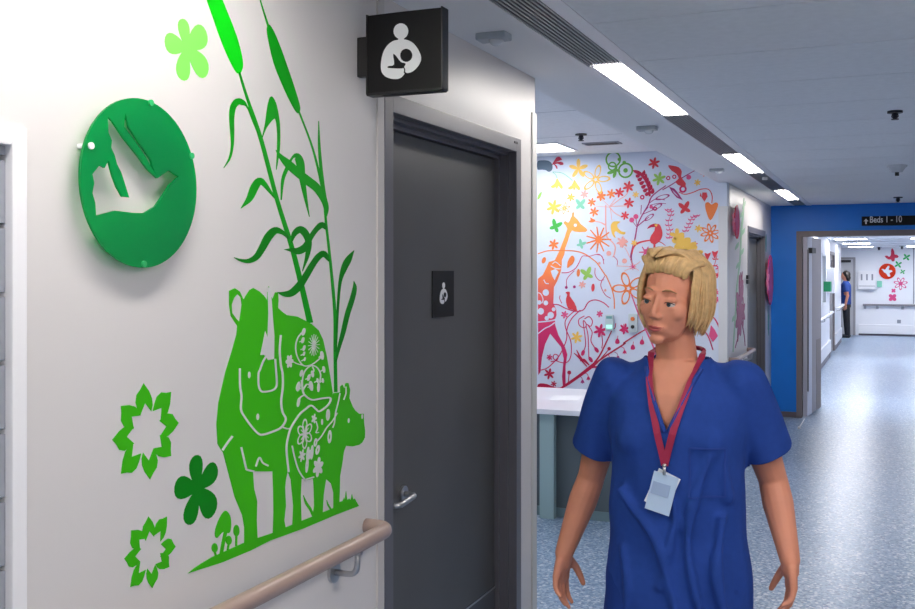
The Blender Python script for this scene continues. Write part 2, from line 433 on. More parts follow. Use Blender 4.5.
# ------------------------------------------------------------------ near door
def side_door(X, y0, y1, z1, depth, fw, door_m, frame_m, name, kick=None, leaf_gap=.004):
    root = bpy.data.objects.new(name, None); COL.objects.link(root); root.location = (X, (y0+y1)/2, 0); root['kind'] = 'structure'
    bm = bmesh.new()
    # face architrave slightly proud + reveal + two stops
    for a in ((y0, y0+fw, 0, z1), (y1-fw, y1, 0, z1), (y0+fw, y1-fw, z1-fw, z1)):
        box(bm, X-.12, X+.006, *a, 0, .0015)
    for s, dd in ((.012, .025), (.026, .055)):
        for a in ((y0+fw, y0+fw+s, 0, z1-fw), (y1-fw-s, y1-fw, 0, z1-fw), (y0+fw, y1-fw, z1-fw-s, z1-fw)):
            box(bm, X-.12, X-dd, *a)
    obj('door_frame', bm, frame_m, root)
    bm = bmesh.new(); box(bm, X-depth-.045, X-depth, y0+fw+.026+leaf_gap, y1-fw-.026-leaf_gap, .006, z1-fw-.026-leaf_gap, 0, .001)
    leaf = obj('door_leaf', bm, door_m, root)
    return root, leaf
XD = XL-.07
d1, leaf = side_door(XL, DY0, DY1, DZ, .07, .05, M_door, M_frame, 'door_1')
kz = onX(480, 597, XD).z
bm = bmesh.new(); box(bm, XD, XD+.0025, DY0+.085, DY1-.085, .01, kz, 0, .001); box(bm, XD+.0025, XD+.0045, DY0+.085, DY1-.085, kz-.006, kz, 1); obj('kick_plate', bm, [mat('kick_plate_grey', (84, 86, 90), .35, metal=.3), M_steel], leaf)
bm = bmesh.new(); a = onX(517, 143, XL+.006); box(bm, XL+.006, XL+.008, a.y-.03, a.y+.005, a.z-.004, a.z+.004); obj('latch_mark', bm, M_dark, d1)
# lever handle
h0 = onX(402.5, 493.5, XD)
bm = bmesh.new(); disc_rod(bm, (XD+.004, h0.y, h0.z), (1, 0, 0), .024, .008, 24); obj('handle_rose', bm, M_steel, leaf)
bm = bmesh.new(); tube(bm, arc_pts([(XD+.004, h0.y, h0.z), (XD+.042, h0.y, h0.z-.002), (XD+.045, h0.y-.105, h0.z-.010), (XD+.022, h0.y-.118, h0.z-.010)], .014), .0085, 12); obj('lever_handle', bm, M_steel, leaf)
# small black plate with nursing sign on the door
def nursing_icon(A, cx, cy, s, sx=1.0):
    T = lambda pts: [(cx+(x-232)*s*sx, cy+(y-200)*s) for x, y in pts]
    A.poly(T([(232+28*cos(k*pi/9), 121+30*sin(k*pi/9)) for k in range(18)]), 0, 0)
    A.poly(T([(222, 146), (243, 146), (243, 160), (222, 160)]), 0, 0)
    A.poly(T([(195, 163), (215, 155), (250, 153), (278, 166), (297, 190), (309, 222), (300, 250), (278, 273), (256, 280), (246, 274), (244, 285), (228, 300), (205, 303), (178, 296), (160, 278), (156, 248), (163, 208), (177, 180)]), 0, 0, smooth=4)
    A.poly(T([(253+23*cos(k*pi/9), 213+25*sin(k*pi/9)) for k in range(18)]), 1, 1)
    A.poly(T([(203, 210), (213, 214), (232, 238), (250, 244), (245, 256), (236, 263), (185, 261), (186, 254), (207, 248)]), 1, 1, smooth=3)
    A.stroke(T([(243, 258), (247, 268), (245, 280)]), 4*s, 1, 1)
bm = bmesh.new(); a0 = onX(431.7, 270.8, XD); a1 = onX(453.2, 317, XD)
box(bm, XD, XD+.003, a0.y, a1.y, onX(442, 317, XD).z, onX(442, 270.8, XD).z, 0, .0008)
pl = obj('door_sign_plate', bm, M_black, None); tag(pl, 'small black nursing mother sign plate on the charcoal door', 'sign')
A = Art(lambda x, y: onX(x, y, XD+.003), (1, 0, 0), .0005); nursing_icon(A, 443.6, 293.5, .102, .5); A.done('nursing_symbol', [M_iconwhite, M_black], pl)

# far side door and open leaf of the blue doorway
d3, l3 = side_door(XL, FY0, FY1, FZ, .075, .06, M_door, M_frame, 'door_2')
bm = bmesh.new(); box(bm, XL-.074, XL-.072, FY0+.16, FY0+.34, .9, 1.9); obj('vision_panel', bm, mat('dark_glass', (40, 44, 52), .08), l3)
bm = bmesh.new(); box(bm, BX0, BX0+.062, YB-.012, YB+.172, 0, BZ, 0, .002); box(bm, BX1-.062, BX1, YB-.012, YB+.172, 0, BZ, 0, .002); box(bm, BX0+.062, BX1-.062, YB-.012, YB+.172, BZ-.062, BZ, 0, .002)
fr = struct('door_frame_blue_wall', bm, M_framefar); fr.name = 'door_3'
o = thing('double_door_leaf', (-.9, 12.1, 0), 'open grey door leaf standing in the blue wall doorway', 'door')
o.rotation_euler.z = 0
ang = math.atan2(12.87-11.97, -.845+.93)
def leafbox(u0, u1, v0, v1, z0, z1, mi=0, bmx=None):
    M_ = Matrix.Translation((-.93, 11.97, 0)) @ Matrix.Rotation(ang, 4, 'Z')
    vs = box(bmx, u0, u1, v0, v1, z0, z1, mi)
    for v in vs: v.co = M_ @ v.co
bm = bmesh.new(); leafbox(.30, .92, -.045, 0, .02, 2.04, 1, bm); leafbox(0, .30, -.045, 0, .02, 2.04, 0, bm); obj('leaf', bm, [mat('pale_grey_door', (190, 190, 202), .45), mat('taupe_leaf', (128, 120, 122), .45)], o)
bm = bmesh.new(); leafbox(.60, .92, -.047, -.0449, .02, .85, 0, bm); leafbox(.915, .925, -.047, .002, .02, 2.04, 0, bm); obj('edge_strip', bm, mat('brown_edge', (112, 100, 96), .5), o)
bm = bmesh.new(); leafbox(.0, .012, -.06, -.045, .3, 1.9, 0, bm); obj('finger_guard', bm, M_frame, o)
bm = bmesh.new(); leafbox(.06, .3, -.09, -.046, 1.86, 1.92, 0, bm); obj('door_closer', bm, M_dark, o)
bm = bmesh.new(); p = onZ(799, 428, .01); q = onZ(804.5, 419, .03); tube(bm, [p, q], .006, 8); ball(bm, (p.x, p.y, .012), .016, 10); s_ = obj('door_stop', bm, M_white); tag(s_, 'small white door stop rod on the floor at the blue wall doorway', 'door stop')

# white framed recess at the left edge
o = bpy.data.objects.new('window_1', None); COL.objects.link(o); o.location = (XL, .7, CZ0); o['kind'] = 'structure'
bm = bmesh.new()
fw = .03
for a in ((CY0, CY0+fw, CZ0, CZ1), (CY1-fw, CY1, CZ0, CZ1), (CY0+fw, CY1-fw, CZ0, CZ0+fw), (CY0+fw, CY1-fw, CZ1-fw, CZ1)):
    box(bm, XL-.10, XL+.008, *a, 0, .004)
obj('window_frame', bm, M_white, o)
bm = bmesh.new(); z = CZ0+fw; P = .108
zs = onX(5, 226, XL-.007).z
z = zs - P*9
while z < CZ1-fw:
    a_, b_ = max(z+.004, CZ0+fw), min(z+P-.004, CZ1-fw)
    if b_ > a_+.01: box(bm, XL-.022, XL-.007, CY0+fw, CY1-fw, a_, b_, 0, .002)
    z += P
box(bm, XL-.10, XL-.09, CY0+fw, CY1-fw, CZ0+fw, CZ1-fw, 1)
obj('shutter_slats', bm, [mat('shutter_grey', (150, 155, 166), .4), M_dark], o)

# ------------------------------------------------------------------ handrails
def handrail(name, X, y0, y1, z, r, m, brk, label, end0=True, end1=True, wallx=None):
    W = wallx
    o = thing(name, (W, (y0+y1)/2, z), label, 'handrail')
    bm = bmesh.new()
    pts = []
    if end0: pts.append((W, y0, z))
    pts += [(X, y0, z), (X, y1, z)]
    if end1: pts.append((W, y1, z))
    tube(bm, arc_pts(pts, .045 if r > .018 else .03, 7) if len(pts) > 2 else pts, r, 16); obj('rail', bm, m, o)
    for by in brk:
        b = bmesh.new(); disc_rod(b, (W+.004, by, z-.075), (1, 0, 0), .026, .008, 20)
        tube(b, arc_pts([(W, by, z-.075), (X, by+.0, z-.075), (X, by, z-.012)], .028, 6), .0075, 10)
        obj('bracket', b, M_steel, o)
        b = bmesh.new(); disc_rod(b, (X, by, z-r), (0, 0, 1), .014, .006, 12); obj('saddle', b, M_steel, o)
    return o
hr = onX(366, 540.5, XL+.07)
br = onX(352, 575, XL+.055)
handrail('handrail', XL+.07, .35, 2.35, hr.z, .02, M_rail, (.7, br.y), 'taupe tubular handrail on the near wall below the rhino sticker', True, True, XL)
handrail('handrail', XL+.07, YM+.07, FY0-.04, .905, .019, M_rail, (8.95, 9.7), 'short taupe handrail beside the far grey side door', True, True, XL)
handrail('handrail', XFL+.075, YB+1.0, 20.6, .88, .022, M_white, (14, 16, 18, 19.8), 'white handrail along the left wall of the far corridor', True, True, XFL)
handrail('handrail', XFL+.075, 22.7, 25.2, .88, .022, M_white, (23.4, 24.8), 'short white handrail just in front of the far worker', True, True, XFL)
o = thing('handrail', (0, YF, .8), 'thin grey handrail across the far wall under the red bird disc', 'handrail')
bm = bmesh.new(); box(bm, -.72, XR, YF-.08, YF-.05, .77, .82, 0, .008); obj('rail', bm, mat('grey_rail', (120, 116, 122), .5), o)
for px in (865, 877.3, 902.5):
    q = onY(px, 308, YF); bm = bmesh.new(); box(bm, q.x-.03, q.x+.03, YF-.06, YF, .69, .77, 0, .006); obj('bracket', bm, M_grey, o)
handrail('handrail', XR-.07, YR+.3, YB-.6, .95, .02, M_rail, (-3, 0, 3, 6, 9), 'taupe handrail along the right corridor wall', True, True, XR)

# ------------------------------------------------------------------ projecting sign
YS = 2.296
s0 = onY(367, 7, YS); s1 = onY(441.5, 7, YS)
zt = onY(441, 7.5, YS).z; zb = onY(441, 87.5, YS).z
o = thing('projecting_sign', (XL, YS+.02, (zt+zb)/2), 'black square nursing mother sign projecting from the wall above the charcoal door', 'sign')
bm = bmesh.new(); N = 12; x0, x1 = s0.x, s1.x; fr, bk = [], []
def bulge(u): return .003*(1-(2*u-1)**2)
for k in range(N+1):
    u = k/N; x = x0+(x1-x0)*u
    fr.append((bm.verts.new((x, YS-bulge(u), zb)), bm.verts.new((x, YS-bulge(u), zt))))
    bk.append((bm.verts.new((x, YS+.03+bulge(u), zb)), bm.verts.new((x, YS+.03+bulge(u), zt))))
for k in range(N):
    bm.faces.new((fr[k][0], fr[k+1][0], fr[k+1][1], fr[k][1])); bm.faces.new((bk[k][0], bk[k+1][0], bk[k+1][1], bk[k][1]))
    bm.faces.new((fr[k][0], fr[k+1][0], bk[k+1][0], bk[k][0])); bm.faces.new((fr[k][1], fr[k+1][1], bk[k+1][1], bk[k][1]))
bm.faces.new((fr[0][0], fr[0][1], bk[0][1], bk[0][0])); bm.faces.new((fr[N][0], fr[N][1], bk[N][1], bk[N][0]))
obj('sign_box', bm, M_black, o)
bm = bmesh.new(); box(bm, x1-.001, x1+.003, YS-.003, YS+.036, zb-.004, zt+.003, 0, .001); box(bm, x0-.002, x0+.002, YS-.003, YS+.036, zb-.004, zt+.003, 0, .002)
box(bm, x0, x1, YS-.003, YS+.034, zb-.007, zb, 0, .001); obj('edge_cap', bm, M_signedge, o)
A = Art(lambda x, y: onY(x, y, YS-.0031), (0, -1, 0), .001); nursing_icon(A, 401, 52, 1/3.805); A.done('nursing_symbol', [M_iconwhite, M_black], o)
bm = bmesh.new(); q0 = onX(356, 56, XL); box(bm, XL, x0, YS+.004, YS+.028, onX(362, 76, XL+.02).z, onX(362, 36, XL+.02).z, 0, .004); obj('wall_bracket', bm, M_signedge, o)

# hanging beds sign on the blue wall
b0 = onY(861.7, 216.5, YB-.02); b1 = onY(861.7, 225.8, YB-.02)
o = thing('direction_sign', (b0.x+.5, YB-.01, b1.z), 'long black sign reading Beds 1 - 10 on the blue wall over the doorway', 'sign')
bm = bmesh.new(); box(bm, b0.x, b0.x+1.0, YB-.02, YB, b1.z, b0.z, 0, .003); obj('sign_board', bm, M_black, o)
cu = bpy.data.curves.new('sign_text', 'FONT'); cu.body = 'Beds 1 - 10'; cu.size = .098; cu.extrude = .001; cu.offset = .0012
to = bpy.data.objects.new('sign_text_tmp', cu); COL.objects.link(to)
bpy.context.view_layer.update(); dg = bpy.context.evaluated_depsgraph_get()
me = bpy.data.meshes.new_from_object(to.evaluated_get(dg)); bpy.data.objects.remove(to)
p = onY(869.5, 224, YB-.021); xs = [v.co.x for v in me.vertices]; k = (onY(901.5, 224, YB).x-p.x)/(max(xs)-min(xs))
me.transform(Matrix.Translation((p.x, YB-.0205, b1.z+.034)) @ Matrix.Rotation(pi/2, 4, 'X') @ Matrix.Diagonal((k, 1, 1, 1)))
me.materials.clear(); me.materials.append(M_iconwhite)
to = bpy.data.objects.new('sign_text', me); COL.objects.link(to); to.parent = o; to.matrix_parent_inverse = world_of(o).inverted()
A = Art(lambda x, y: onY(x, y, YB-.02), (0, -1, 0), .001)
A.poly([(863.6, 221.3), (866, 218.6), (868.4, 221.3), (866.8, 221.3), (866.8, 224), (865.2, 224), (865.2, 221.3)]); A.done('arrow', M_iconwhite, o)

# ------------------------------------------------------------------ ceiling sensors, sprinklers, detectors
def pir(x, y, label):
    o = thing('motion_sensor', (x, y, HC), label, 'sensor', 'motion sensors on the corridor soffit')
    bm = bmesh.new(); vs = box(bm, x-.05, x+.05, y-.032, y+.032, HC-.022, HC, 0, .005)
    obj('base', bm, M_sensor, o)
    bm = bmesh.new(); ball(bm, (x+.01, y, HC-.022), (.024, .024, .018), 16); obj('lens', bm, mat('sensor_lens', (206, 212, 218), .25), o)
pir(-1.16, 2.97, 'boxy grey motion sensor on the soffit beside the black projecting sign')
pir(-1.17, 5.18, 'flat motion sensor on the soffit next to the nearest strip light')
pir(-1.18, 7.5, 'small motion sensor on the soffit at the top corner of the mural')
def sprinkler(x, y, z, label, s=1):
    o = thing('sprinkler', (x, y, z), label, 'sprinkler')
    bm = bmesh.new(); disc_rod(bm, (x, y, z-.005), (0, 0, 1), .034*s, .010, 20); obj('escutcheon', bm, mat('sprinkler_metal', (60, 62, 70), .4, metal=.6), o)
    bm = bmesh.new(); tube(bm, [(x, y, z-.005), (x, y, z-.034*s)], .010*s, 8); tube(bm, [(x-.010*s, y, z-.012), (x-.014*s, y, z-.026*s), (x, y, z-.037*s)], .003*s, 6); tube(bm, [(x+.010*s, y, z-.012), (x+.014*s, y, z-.026*s), (x, y, z-.037*s)], .003*s, 6)
    disc_rod(bm, (x, y, z-.039*s), (0, 0, 1), .017*s, .004, 14); obj('nozzle', bm, mat('sprinkler_metal', (60, 62, 70), .4, metal=.6), o)
q = onZ(895, 111, HC); sprinkler(q.x, q.y, HC, 'nearest sprinkler head on the tiled ceiling at right')
q = onZ(898, 197, HC); sprinkler(q.x, q.y, HC, 'farthest sprinkler head on the tiled ceiling, above the beds sign', 1.3)
q = onZ(581, 134, HA); sprinkler(q.x, q.y, HA, 'sprinkler head on the alcove ceiling over the mural', 1.3)
q = onZ(897, 165.5, HC)
o = thing('smoke_detector', (q.x, q.y, HC), 'white conical smoke detector on the tiled ceiling between two sprinklers', 'smoke detector')
bm = bmesh.new(); disc_rod(bm, (q.x, q.y, HC-.006), (0, 0, 1), .068, .012, 28); disc_rod(bm, (q.x, q.y, HC-.03), (0, 0, 1), .035, .036, 28, 0, .06); obj('body', bm, mat('detector_white', (200, 204, 210), .5), o)
bm = bmesh.new(); disc_rod(bm, (q.x, q.y, HC-.06), (0, 0, 1), .014, .026, 14); obj('sensor_tip', bm, M_dark, o)
q = onZ(602, 143, HA)
o = thing('ceiling_vent', (q.x, q.y, HA), 'dark slot vent in the alcove ceiling beside the sprinkler', 'vent')
bm = bmesh.new(); box(bm, q.x-.15, q.x+.15, q.y-.07, q.y+.07, HA-.008, HA); box(bm, q.x-.13, q.x+.13, q.y-.05, q.y+.05, HA-.010, HA-.007, 1); obj('vent_frame', bm, [M_grey, M_dark], o)
q = onZ(765, 179.5, HC-.02)
bm = bmesh.new(); disc_rod(bm, (q.x, q.y, HC-.012), (0, 0, 1), .02, .02, 16); tag(obj('ceiling_sensor', bm, M_white), 'tiny round white sensor under the trough past the middle strip light', 'sensor')
for px, py, l in ((879, 247, 'small sprinkler on the far corridor ceiling above the white dispenser'), (902, 246, 'small sprinkler on the far corridor ceiling above the red butterfly')):
    q = onZ(px, py, HF); sprinkler(q.x, q.y, HF, l, 2)

# ------------------------------------------------------------------ reception desk
yk0, yk1 = 6.55, 7.75
DZT = .735
o = thing('reception_desk', (-3.2, 7.1, 0), 'white topped reception desk with a teal grey leg in front of the flowered mural', 'desk')
bm = bmesh.new(); q = onZ(538, 411.5, DZT)
yf = onZ(560, 410, DZT).y; yb = onZ(560, 388, DZT).y
box(bm, -4.6, -1.5, yf, yb, DZT-.035, DZT, 0, .006); obj('worktop', bm, M_laminate, o)
lg = onZ(546.5, 519, 0)
bm = bmesh.new(); box(bm, lg.x-.05, lg.x+.05, lg.y, lg.y+.06, 0, DZT-.035, 0, .006); obj('leg', bm, mat('pale_teal_leg', (150, 176, 178), .4), o)
bm = bmesh.new(); box(bm, -1.64, -1.54, lg.y, lg.y+.06, 0, DZT-.035, 0, .006); obj('leg', bm, MATS['pale_teal_leg'], o)
bm = bmesh.new(); yp = lg.y+.05; box(bm, -4.5, -1.56, yp+.05, yp+.08, .0, DZT-.035); obj('modesty_panel', bm, M_desk_panel, o)
bm = bmesh.new(); box(bm, -4.5, -1.56, yp+.035, yp+.049, .0, .06); obj('plinth', bm, M_teal, o)
# papers on the desk
q = onZ(566, 398, DZT)
for i, (dx, dy, rz, l) in enumerate(((0, 0, .2, 'loose white sheet of paper on the reception desk, nearer the wall corner'), (.33, .1, -.3, 'loose white sheet of paper on the reception desk, nearer the walking woman'))):
    bm = bmesh.new(); vs = box(bm, -.105, .105, -.15, .15, 0, .002)
    bmesh.ops.transform(bm, matrix=Matrix.Translation((q.x+dx, q.y+dy, DZT)) @ Matrix.Rotation(rz, 4, 'Z'), verts=bm.verts[:]); tag(obj('sheet_of_paper', bm, mat('paper', (236, 236, 240), .7)), l, 'paper')
# ------------------------------------------------------------------ green bird disc on the near wall
def acrylic(name, rgb, trans=.3):
    m = bpy.data.materials.new(name); m.use_nodes = True; nt = m.node_tree
    for n in list(nt.nodes): nt.nodes.remove(n)
    out = nt.nodes.new('ShaderNodeOutputMaterial'); c = lin(rgb)
    d = nt.nodes.new('ShaderNodeBsdfDiffuse'); d.inputs[0].default_value = c
    tl = nt.nodes.new('ShaderNodeBsdfTranslucent'); tl.inputs[0].default_value = tuple(min(1, v*1.3) for v in c[:3])+(1,)
    tr = nt.nodes.new('ShaderNodeBsdfTransparent'); tr.inputs[0].default_value = tuple(v*.9+.02 for v in c[:3])+(1,)
    g = nt.nodes.new('ShaderNodeBsdfGlossy'); g.inputs['Roughness'].default_value = .18
    m1 = nt.nodes.new('ShaderNodeMixShader'); m1.inputs[0].default_value = .5
    m2 = nt.nodes.new('ShaderNodeMixShader'); m2.inputs[0].default_value = trans
    m3 = nt.nodes.new('ShaderNodeMixShader'); fr = nt.nodes.new('ShaderNodeFresnel'); fr.inputs[0].default_value = 1.4
    L = nt.links.new
    L(d.outputs[0], m1.inputs[1]); L(tl.outputs[0], m1.inputs[2]); L(m1.outputs[0], m2.inputs[1]); L(tr.outputs[0], m2.inputs[2])
    L(fr.outputs[0], m3.inputs[0]); L(m2.outputs[0], m3.inputs[1]); L(g.outputs[0], m3.inputs[2]); L(m3.outputs[0], out.inputs[0])
    return m
DOVE = [(130,105),(133,150),(142,172),(140,192),(150,213),(156,237),(168,260),(176,285),(190,330),(172,328),(156,300),(145,270),(133,226),(122,248),(108,240),(88,265),(93,290),(88,318),(96,345),(98,380),(150,366),(200,372),(232,373),(262,355),(285,322),(302,296),(328,272),(300,255),(268,277),(240,250),(215,215),(175,165),(145,120)]
SLIV = [(180,95),(176,133),(200,165),(235,215),(262,266),(250,225),(205,158),(189,135)]
XP = XL+.02
o = thing('bird_disc', onX(139, 182, XL), 'green translucent wall disc with a cut-out white dove, beside the bulrush sticker', 'wall disc')
A = Art(lambda x, y: onX(x, y, XP), (1, 0, 0), .005)
c = onX(140.8, 183.5, XP); R = .154; N = 72
outer = [Vector((XP, c.y+R*cos(2*pi*k/N), c.z+R*sin(2*pi*k/N))) for k in range(N)]
h = [[A.p(*q) for q in Zm(58.5, 78.5, 2.77, L)] for L in (DOVE, SLIV)]
A._prism([outer]+h, 0, 0); A.done('acrylic_disc', acrylic('green_acrylic', (30, 222, 130), .6), o)
for px, py in ((88, 146), (189, 156), (141, 264), (148, 103)):
    q = onX(px, py, XP); bm = bmesh.new(); disc_rod(bm, ((XL+XP)/2, q.y, q.z), (1, 0, 0), .005, XP-XL, 12); disc_rod(bm, (XP+.007, q.y, q.z), (1, 0, 0), .006, .004, 12); obj('standoff_pin', bm, mat('green_pin', (40, 170, 100), .3) if px != 88 else M_white, o)

# ------------------------------------------------------------------ near wall stickers
PW = lambda x, y: onX(x, y, XL)
NX = (1, 0, 0)
G_lit = mat('lit_green_vinyl', (0, 200, 14), .5, spec=.2); G_mid = mat('green_vinyl', (0, 150, 14), .5, spec=.2); G_dark_shade = mat('dark_shaded_green_vinyl', (0, 124, 12), .5, spec=.2)  # bright and dark greens paint the wall's light falloff into the bulrush
G_rhino = mat('leaf_green_vinyl', (56, 176, 10), .5, spec=.2); G_light = mat('light_green_vinyl', (122, 228, 92), .5, spec=.2)
LB = [G_rhino, M_sticker_w]
# light five petal flower
def tips_flower(A, c, tips, fat):
    o = A.p(*c)
    for t in tips:
        d = A.p(*t)-o; x = d.dot(A.rt); y = d.dot(A.up); L = math.hypot(x, y); a = math.atan2(y, x); n = 20; pts = []
        for k in range(n):
            u = 2*pi*k/n; s = .5-.5*cos(u)                      # teardrop, fat towards the tip
            wdt = sin(u)*fat*L*(.35+.65*s)
            lx = L*s; pts.append((lx*cos(a)-wdt*sin(a), lx*sin(a)+wdt*cos(a)))
        A.local(c, pts)
    A.circle(c, .006)
A = Art(PW, NX); tips_flower(A, (186.5, 48), Zm(0, 0, 2.03, [(370, 38), (418, 64), (421, 150), (368, 162), (334, 84)]), .42)
tag(A.done('petal_flower_sticker', G_light), 'light green five-petal flower sticker above the green bird disc', 'wall sticker')
A = Art(PW, NX); tips_flower(A, (197.4, 488.5), Zm(100, 370, 2.65, [(252, 226), (310, 256), (303, 380), (232, 410), (197, 310)]), .42)
tag(A.done('petal_flower_sticker', G_dark_shade), 'dark green five-petal flower sticker beside the mushrooms of the rhino sticker', 'wall sticker')
# wreath flowers of eight leaves
def wreath(c, tips, lab):
    A = Art(PW, NX); o = A.p(*c); P = []
    for t in tips:
        d = A.p(*t)-o; P.append((d.dot(A.rt), d.dot(A.up)))
    n = len(P)
    for i in range(n):
        x, y = P[i]; L = math.hypot(x, y); a = math.atan2(y, x)
        def pol(da, r): return (r*L*cos(a+da), r*L*sin(a+da))
        h = pi/n
        A.local(c, [pol(-h*1.02, .42), pol(0, .60), pol(h*1.02, .42), pol(h*1.05, .58), pol(h*.98, .72), pol(h*.7, .84), pol(h*.3, .90), (x, y), pol(-h*.45, .82), pol(-h*.8, .68), pol(-h*1.02, .55)])
    return tag(A.done('leaf_wreath_sticker', G_rhino), lab, 'wall sticker', 'leafy star flower stickers')
wreath((147, 432.3), Zm(100, 370, 2.65, [(115, 35), (188, 58), (208, 140), (188, 228), (132, 290), (55, 275), (32, 185), (55, 95)]), 'larger and upper green leafy star flower sticker below the bird disc')
wreath((150.5, 553), Zm(100, 370, 2.65, [(128, 388), (177, 388), (200, 468), (183, 522), (138, 578), (80, 575), (64, 500), (82, 425)]), 'smaller and lower green leafy star flower sticker beside the mushrooms')

# bulrushes
bul = thing('bulrush_sticker', PW(310, 320), 'tall green bulrush sticker with two cattail heads behind the rhino', 'wall sticker')
Gz = lambda P: Zm(200, 0, 3.806, P)
A = Art(PW, NX); A.poly(Gz([(-2, -75), (12, -98), (34, -92), (60, -60), (85, 0), (140, 140), (162, 230), (160, 265), (148, 280), (130, 265), (85, 170), (25, 0)]), smooth=3); A.done('cattail_head', G_lit, bul)  # stronger light near the top is put into this brighter green
A = Art(PW, NX); A.poly(Gz([(258, 95), (272, 104), (300, 165), (345, 290), (378, 395), (379, 424), (371, 431), (355, 410), (320, 340), (280, 240), (255, 130)]), smooth=3); A.done('cattail_head', G_mid, bul)
A = Art(PW, NX); A.stroke([(239, 72, 2), (247, 98, 2.6), (261, 140, 4), (277, 200, 4), (291, 245, 4.6), (300, 280, 5.2), (310, 323, 6)]); A.done('stem', G_mid, bul)
A = Art(PW, NX); A.stroke([(257, -12, .8), (260, 0, 1), (268, 26, 1.8)]); A.stroke([(299, 112, 1.5), (313, 150, 1.8), (323, 193, 2.5), (326, 224, 2.2), (330, 260, 2.6), (334.5, 310, 3), (335, 350, 3.2), (335.6, 392, 3.4)]); A.done('stem', G_mid, bul)
LV = [
 [(261, 139, 3), (253, 118, 4), (247, 107, 1.5), (243, 103, 5), (237.5, 101.5, 6.5), (233, 107, 6), (231.5, 118, 5), (232, 132, 4), (232, 146, 2.6), (229.5, 158, 2), (223.5, 168, .3)],
 [(278, 202, 1), (270, 191.7, 3), (264, 184, 5), (259, 181, 7), (254, 188, 8), (249, 199, 6), (240.7, 208.4, .3)],
 [(289, 239, 2), (283, 233, 4), (275, 230.5, 7), (268, 237, 8), (262, 248, 7), (256, 257, 6), (248, 261, 4.5), (240, 260, 2.5), (233.7, 257.3, .3)],
 [(281, 200, 1), (282.6, 180, 3), (287, 168, 3.5), (292, 158, 2), (296.6, 156, 6), (300, 163, 8), (302, 178, 6), (305, 195.9, 3.5), (309.2, 216.8, .3)],
 [(275.6, 149.8, .3), (280, 156, 4), (288, 164, 8), (298, 173, 8), (308, 181, 8.5), (316.5, 188, 8), (322, 198, 5), (325, 206, 4), (326, 216, 2)],
 [(318.5, 121, .5), (319, 145, 2.4), (321, 170, 3), (324, 195, 3.5), (326.5, 208, 4), (325.5, 218, 1)],
 [(291, 243, 1), (294, 234, 5), (300, 229.5, 7), (305.5, 234, 7), (308.5, 243, 6), (307, 256, 4), (302.2, 271.3, .3)],
 [(284, 249.5, .3), (291, 250, 4), (298, 251, 7), (305, 247, 7), (310, 238, 5), (316.1, 229.4, 5), (322, 225, 6), (326.5, 229.4, 2)],
 [(277, 292.2, .3), (284, 294, 5), (291, 293, 7), (298, 287, 7.5), (305, 277, 6.5), (313.4, 263, 6), (319, 256, 6), (324, 254, 6), (329, 261, 2)],
 [(335.5, 352, 2), (337.5, 310, 2.2), (339.9, 282, 3), (344, 268, 6), (348.5, 259, 6), (353.9, 250.3, .3)],
 [(353.7, 281, .3), (354.5, 288, 4), (352, 299, 5), (347, 315, 5), (343, 332, 4.5), (338.4, 349, 3), (335.5, 362, 1.5)]]
A = Art(PW, NX, .0009); A.poly(Gz([(235, 528), (247, 470), (256, 405), (266, 370), (278, 372), (292, 405), (303, 470), (304, 550), (297, 610), (289, 647), (292, 580), (293, 510), (288, 462), (282, 452), (268, 465), (250, 492)]), smooth=3); A.done('leaf', G_mid, bul)
for L in LV:
    A = Art(PW, NX, .0009); A.stroke(L); A.done('leaf', G_mid if L[0][1] < 215 else G_dark_shade, bul)  # lower leaves darker, the fading light set in their colour

# rhino and calf
rh = thing('rhino_sticker', PW(285, 500), 'green sticker of a rhino and calf standing on grass, above the handrail', 'wall sticker')
a_ = lambda P: Zm(210, 280, 6.09, P)
b_ = lambda P: Zm(280, 300, 6.767, P)
c_ = lambda P: Zm(210, 370, 6.09, P)
d_ = lambda P: Zm(280, 380, 6.09, P)
e_ = lambda P: Zm(180, 450, 4.683, P)
f_ = lambda P: Zm(270, 440, 6.09, P)
A = Art(PW, NX)
EAR = a_([(165, 85), (145, 108), (130, 150), (133, 200), (160, 238), (177, 255), (184, 210), (192, 150), (185, 105)])
A.poly([(228.9, 290.7), (234.6, 288.2), (239.6, 291.5), (243.3, 299.7), (246, 295), (249.4, 289.9), (253, 287.9), (259.3, 291.5), (264, 296), (267, 300.5), (267.3, 289), (268.4, 286.2), (269.8, 288), (271, 297), (272.4, 298.9), (274.9, 292.3), (277.7, 292.3), (278.2, 300), (277.7, 307.9), (282.2, 312), (286.4, 315), (297, 316.5), (304.4, 320.2), (311.8, 324.4), (318.4, 330.3), (322.9, 339.9), (326.5, 356.2), (331, 382.8), (332.5, 393), (322, 425), (300, 465), (287.2, 472), (285.5, 480), (284.8, 487.6), (285.6, 505.7), (284, 520.5), (286, 530.7), (272.5, 536), (273.3, 512.2), (273, 489), (272.2, 471.4), (252.6, 471.4), (253.7, 488.4), (256.9, 501.2), (256.4, 520.5), (257.3, 540), (244, 545), (244, 526.9), (241.9, 515), (234.5, 497), (222.7, 452.1), (220.7, 449.6), (217.4, 443.9), (216.2, 424.2), (218.2, 402.8), (224.8, 373.3), (231.3, 352.2), (236.3, 334.2), (237.1, 326), (230.5, 316.1), (228.9, 304.6)], holes=[EAR])
W = 1
def WL(P, w): A.stroke(P, w, W, 1)
A.poly(a_([(348, 52), (356, 42), (364, 52), (372, 130), (380, 250), (388, 340), (386, 480), (350, 487), (338, 465), (325, 455), (303, 457), (318, 385), (332, 312), (340, 332), (347, 355), (352, 200)]), W, 1)
